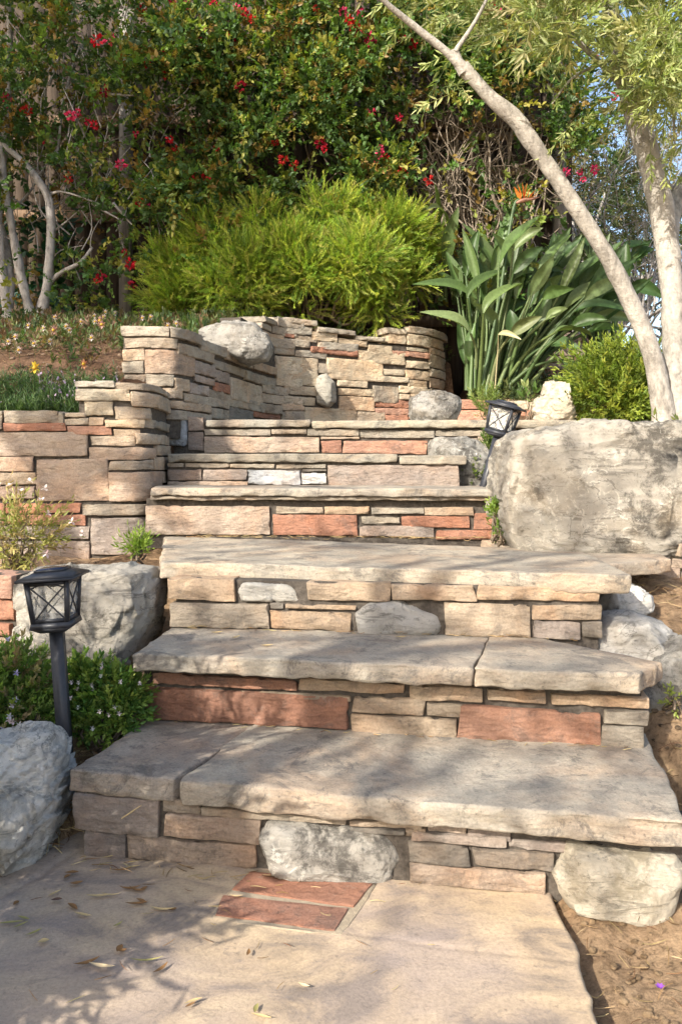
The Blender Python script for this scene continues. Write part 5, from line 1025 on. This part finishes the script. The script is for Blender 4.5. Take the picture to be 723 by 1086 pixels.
G.tube([V_ + np.array([.003, 0, .004]), V_ + np.array([.02, 0, .005]), V_ + np.array([.035, -.005, .003])], [.0008] * 3, tint=(.12, .09, .05), sides=4, sub=2); link('stem', G.mesh('stem', M['leaf']), pf)
# a straw blade leaning on the lowest riser
a0, a1 = R1.map(np.array([R1.s_of(136), R1.s_of(158)]), np.array([R1.z_of(R1.s_of(136), 861), R1.z_of(R1.s_of(158), 846)]), np.array([.036, .040])); G = Geo(); G.tube([a0, (a0 + a1) / 2, a1], [.0012, .002, .0006], tint=(.60, .46, .24), sides=5, sub=3)
tag(link('straw_blade', G.mesh('straw_blade', M['dry']), origin=a0), 'pale straw blade leaning against the lowest riser', 'straw')
# uncountable straw, mulch and gravel
def straw(name, fn, n, pal, L0, L1, r=.0012):
    G = Geo()
    for i in range(n):
        x, y = fn(); z_ = ground_z(x, y) + .012 if True else 0; a = rg.uniform(0, 6.28); L_ = rg.uniform(L0, L1); d_ = np.array([np.cos(a), np.sin(a), rg.normal() * .22]) * L_ / 2; c = np.array([x, y, z_ + abs(rg.normal()) * .006])
        G.tube([c - d_, c + rg.normal(size=3) * L_ * .08, c + d_], [r * .6, r, r * .5], tint=pick_tints(pal, 1, rg, .25)[0], sides=3, sub=2)
    o = link(name, G.mesh(name, M['dry'])); o['kind'] = 'stuff'
SP = [(.40, .29, .14), (.28, .18, .08), (.18, .10, .05), (.50, .38, .2)]
straw('straw_litter', lambda: (rg.uniform(-.68, -.585), rg.uniform(1.74, 2.1)), 330, SP, .03, .10)
straw('straw_litter', lambda: (rg.uniform(.43, .85), rg.uniform(1.15, 1.75)), 150, SP, .015, .06, .001)
straw('straw_litter', lambda: (rg.uniform(.76, 1.2), rg.uniform(1.75, 3.1)), 420, SP + [(.12, .07, .04)], .02, .08)
straw('straw_litter', lambda: (rg.uniform(-1.2, -.78), rg.uniform(2.05, 3.3)), 420, SP + [(.12, .07, .04)], .02, .07)
straw('straw_litter', lambda: (rg.uniform(-2.2, -.95), rg.uniform(3.6, 5.6)), 420, SP, .03, .09)
def gravel(name, fn, n, r0, r1, col):
    S_, T_ = icosphere(2); G = Geo()
    for i in range(n):
        x, y = fn(); r_ = rg.uniform(r0, r1); V = S_ * np.array([1, rg.uniform(.6, 1), rg.uniform(.45, .8)]) * r_ * (1 + .25 * vnoise(S_ * 1.7 + i * 3.3, 5))[:, None]; V += np.array([x, y, ground_z(x, y) + r_ * .35]); G.add(V, T_)
    o = link(name, G.mesh(name, M['boulder'])); o['kind'] = 'stuff'; o.color = (*col, 1)
def straw_on(name, fn, n, pal, L0, L1, z, r=.0011):
    G = Geo()
    for i in range(n):
        x, y = fn(); a = rg.normal() * .6 if rg.random() < .6 else rg.uniform(0, 6.28); L_ = rg.uniform(L0, L1); d_ = np.array([np.cos(a), np.sin(a), rg.normal() * .06]) * L_ / 2; c = np.array([x, y, z + .004 + abs(rg.normal()) * .003])
        G.tube([c - d_, c + rg.normal(size=3) * L_ * .05, c + d_], [r * .6, r, r * .5], tint=pick_tints(pal, 1, rg, .25)[0], sides=3, sub=2)
    o = link(name, G.mesh(name, M['dry'])); o['kind'] = 'stuff'
straw_on('straw_litter', lambda: (lambda t: (R4.p[t, 0], R4.p[t, 1] - .02 - abs(rg.normal()) * .035))(rg.integers(60, 590)), 170, SP, .015, .05, Z[3])
straw_on('straw_litter', lambda: (lambda t: (R3.p[t, 0], R3.p[t, 1] - .025 - abs(rg.normal()) * .012))(rg.integers(20, 590)), 45, SP, .01, .03, Z[2])
straw_on('straw_litter', lambda: (lambda t: (R2.p[t, 0], R2.p[t, 1] - .025 - abs(rg.normal()) * .010))(rg.integers(5, 590)), 40, SP, .01, .025, Z[1])
straw_on('straw_litter', lambda: (lambda t: (R1.p[t, 0], R1.p[t, 1] - .03 - abs(rg.normal()) * .03))(rg.integers(0, 300)), 40, SP, .012, .045, 0.0)
straw_on('straw_litter', lambda: (rg.uniform(-.62, .2), rg.uniform(1.28, 1.75)), 34, SP, .010, .035, 0.0, .0008)
gravel('gravel', lambda: (lambda t: (-.62 + .1 * t + rg.normal() * .015 - .03, 1.95 + .25 * t))(rg.random()), 60, .006, .014, (1.0, 1.05, 1.12))
gravel('soil_crumbs', lambda: (rg.uniform(.43, .9), rg.uniform(1.15, 1.8)), 420, .0015, .009, (.85, .62, .40))
gravel('soil_crumbs', lambda: (rg.uniform(.78, 1.25), rg.uniform(1.8, 3.0)), 240, .003, .010, (.6, .45, .32))
gravel('soil_crumbs', lambda: (rg.uniform(-1.25, -.8), rg.uniform(2.3, 3.3)), 260, .003, .010, (.55, .42, .32))
gravel('soil_crumbs', lambda: (rg.uniform(-2.1, -1.0), rg.uniform(3.6, 5.6)), 300, .005, .016, (.6, .45, .34))
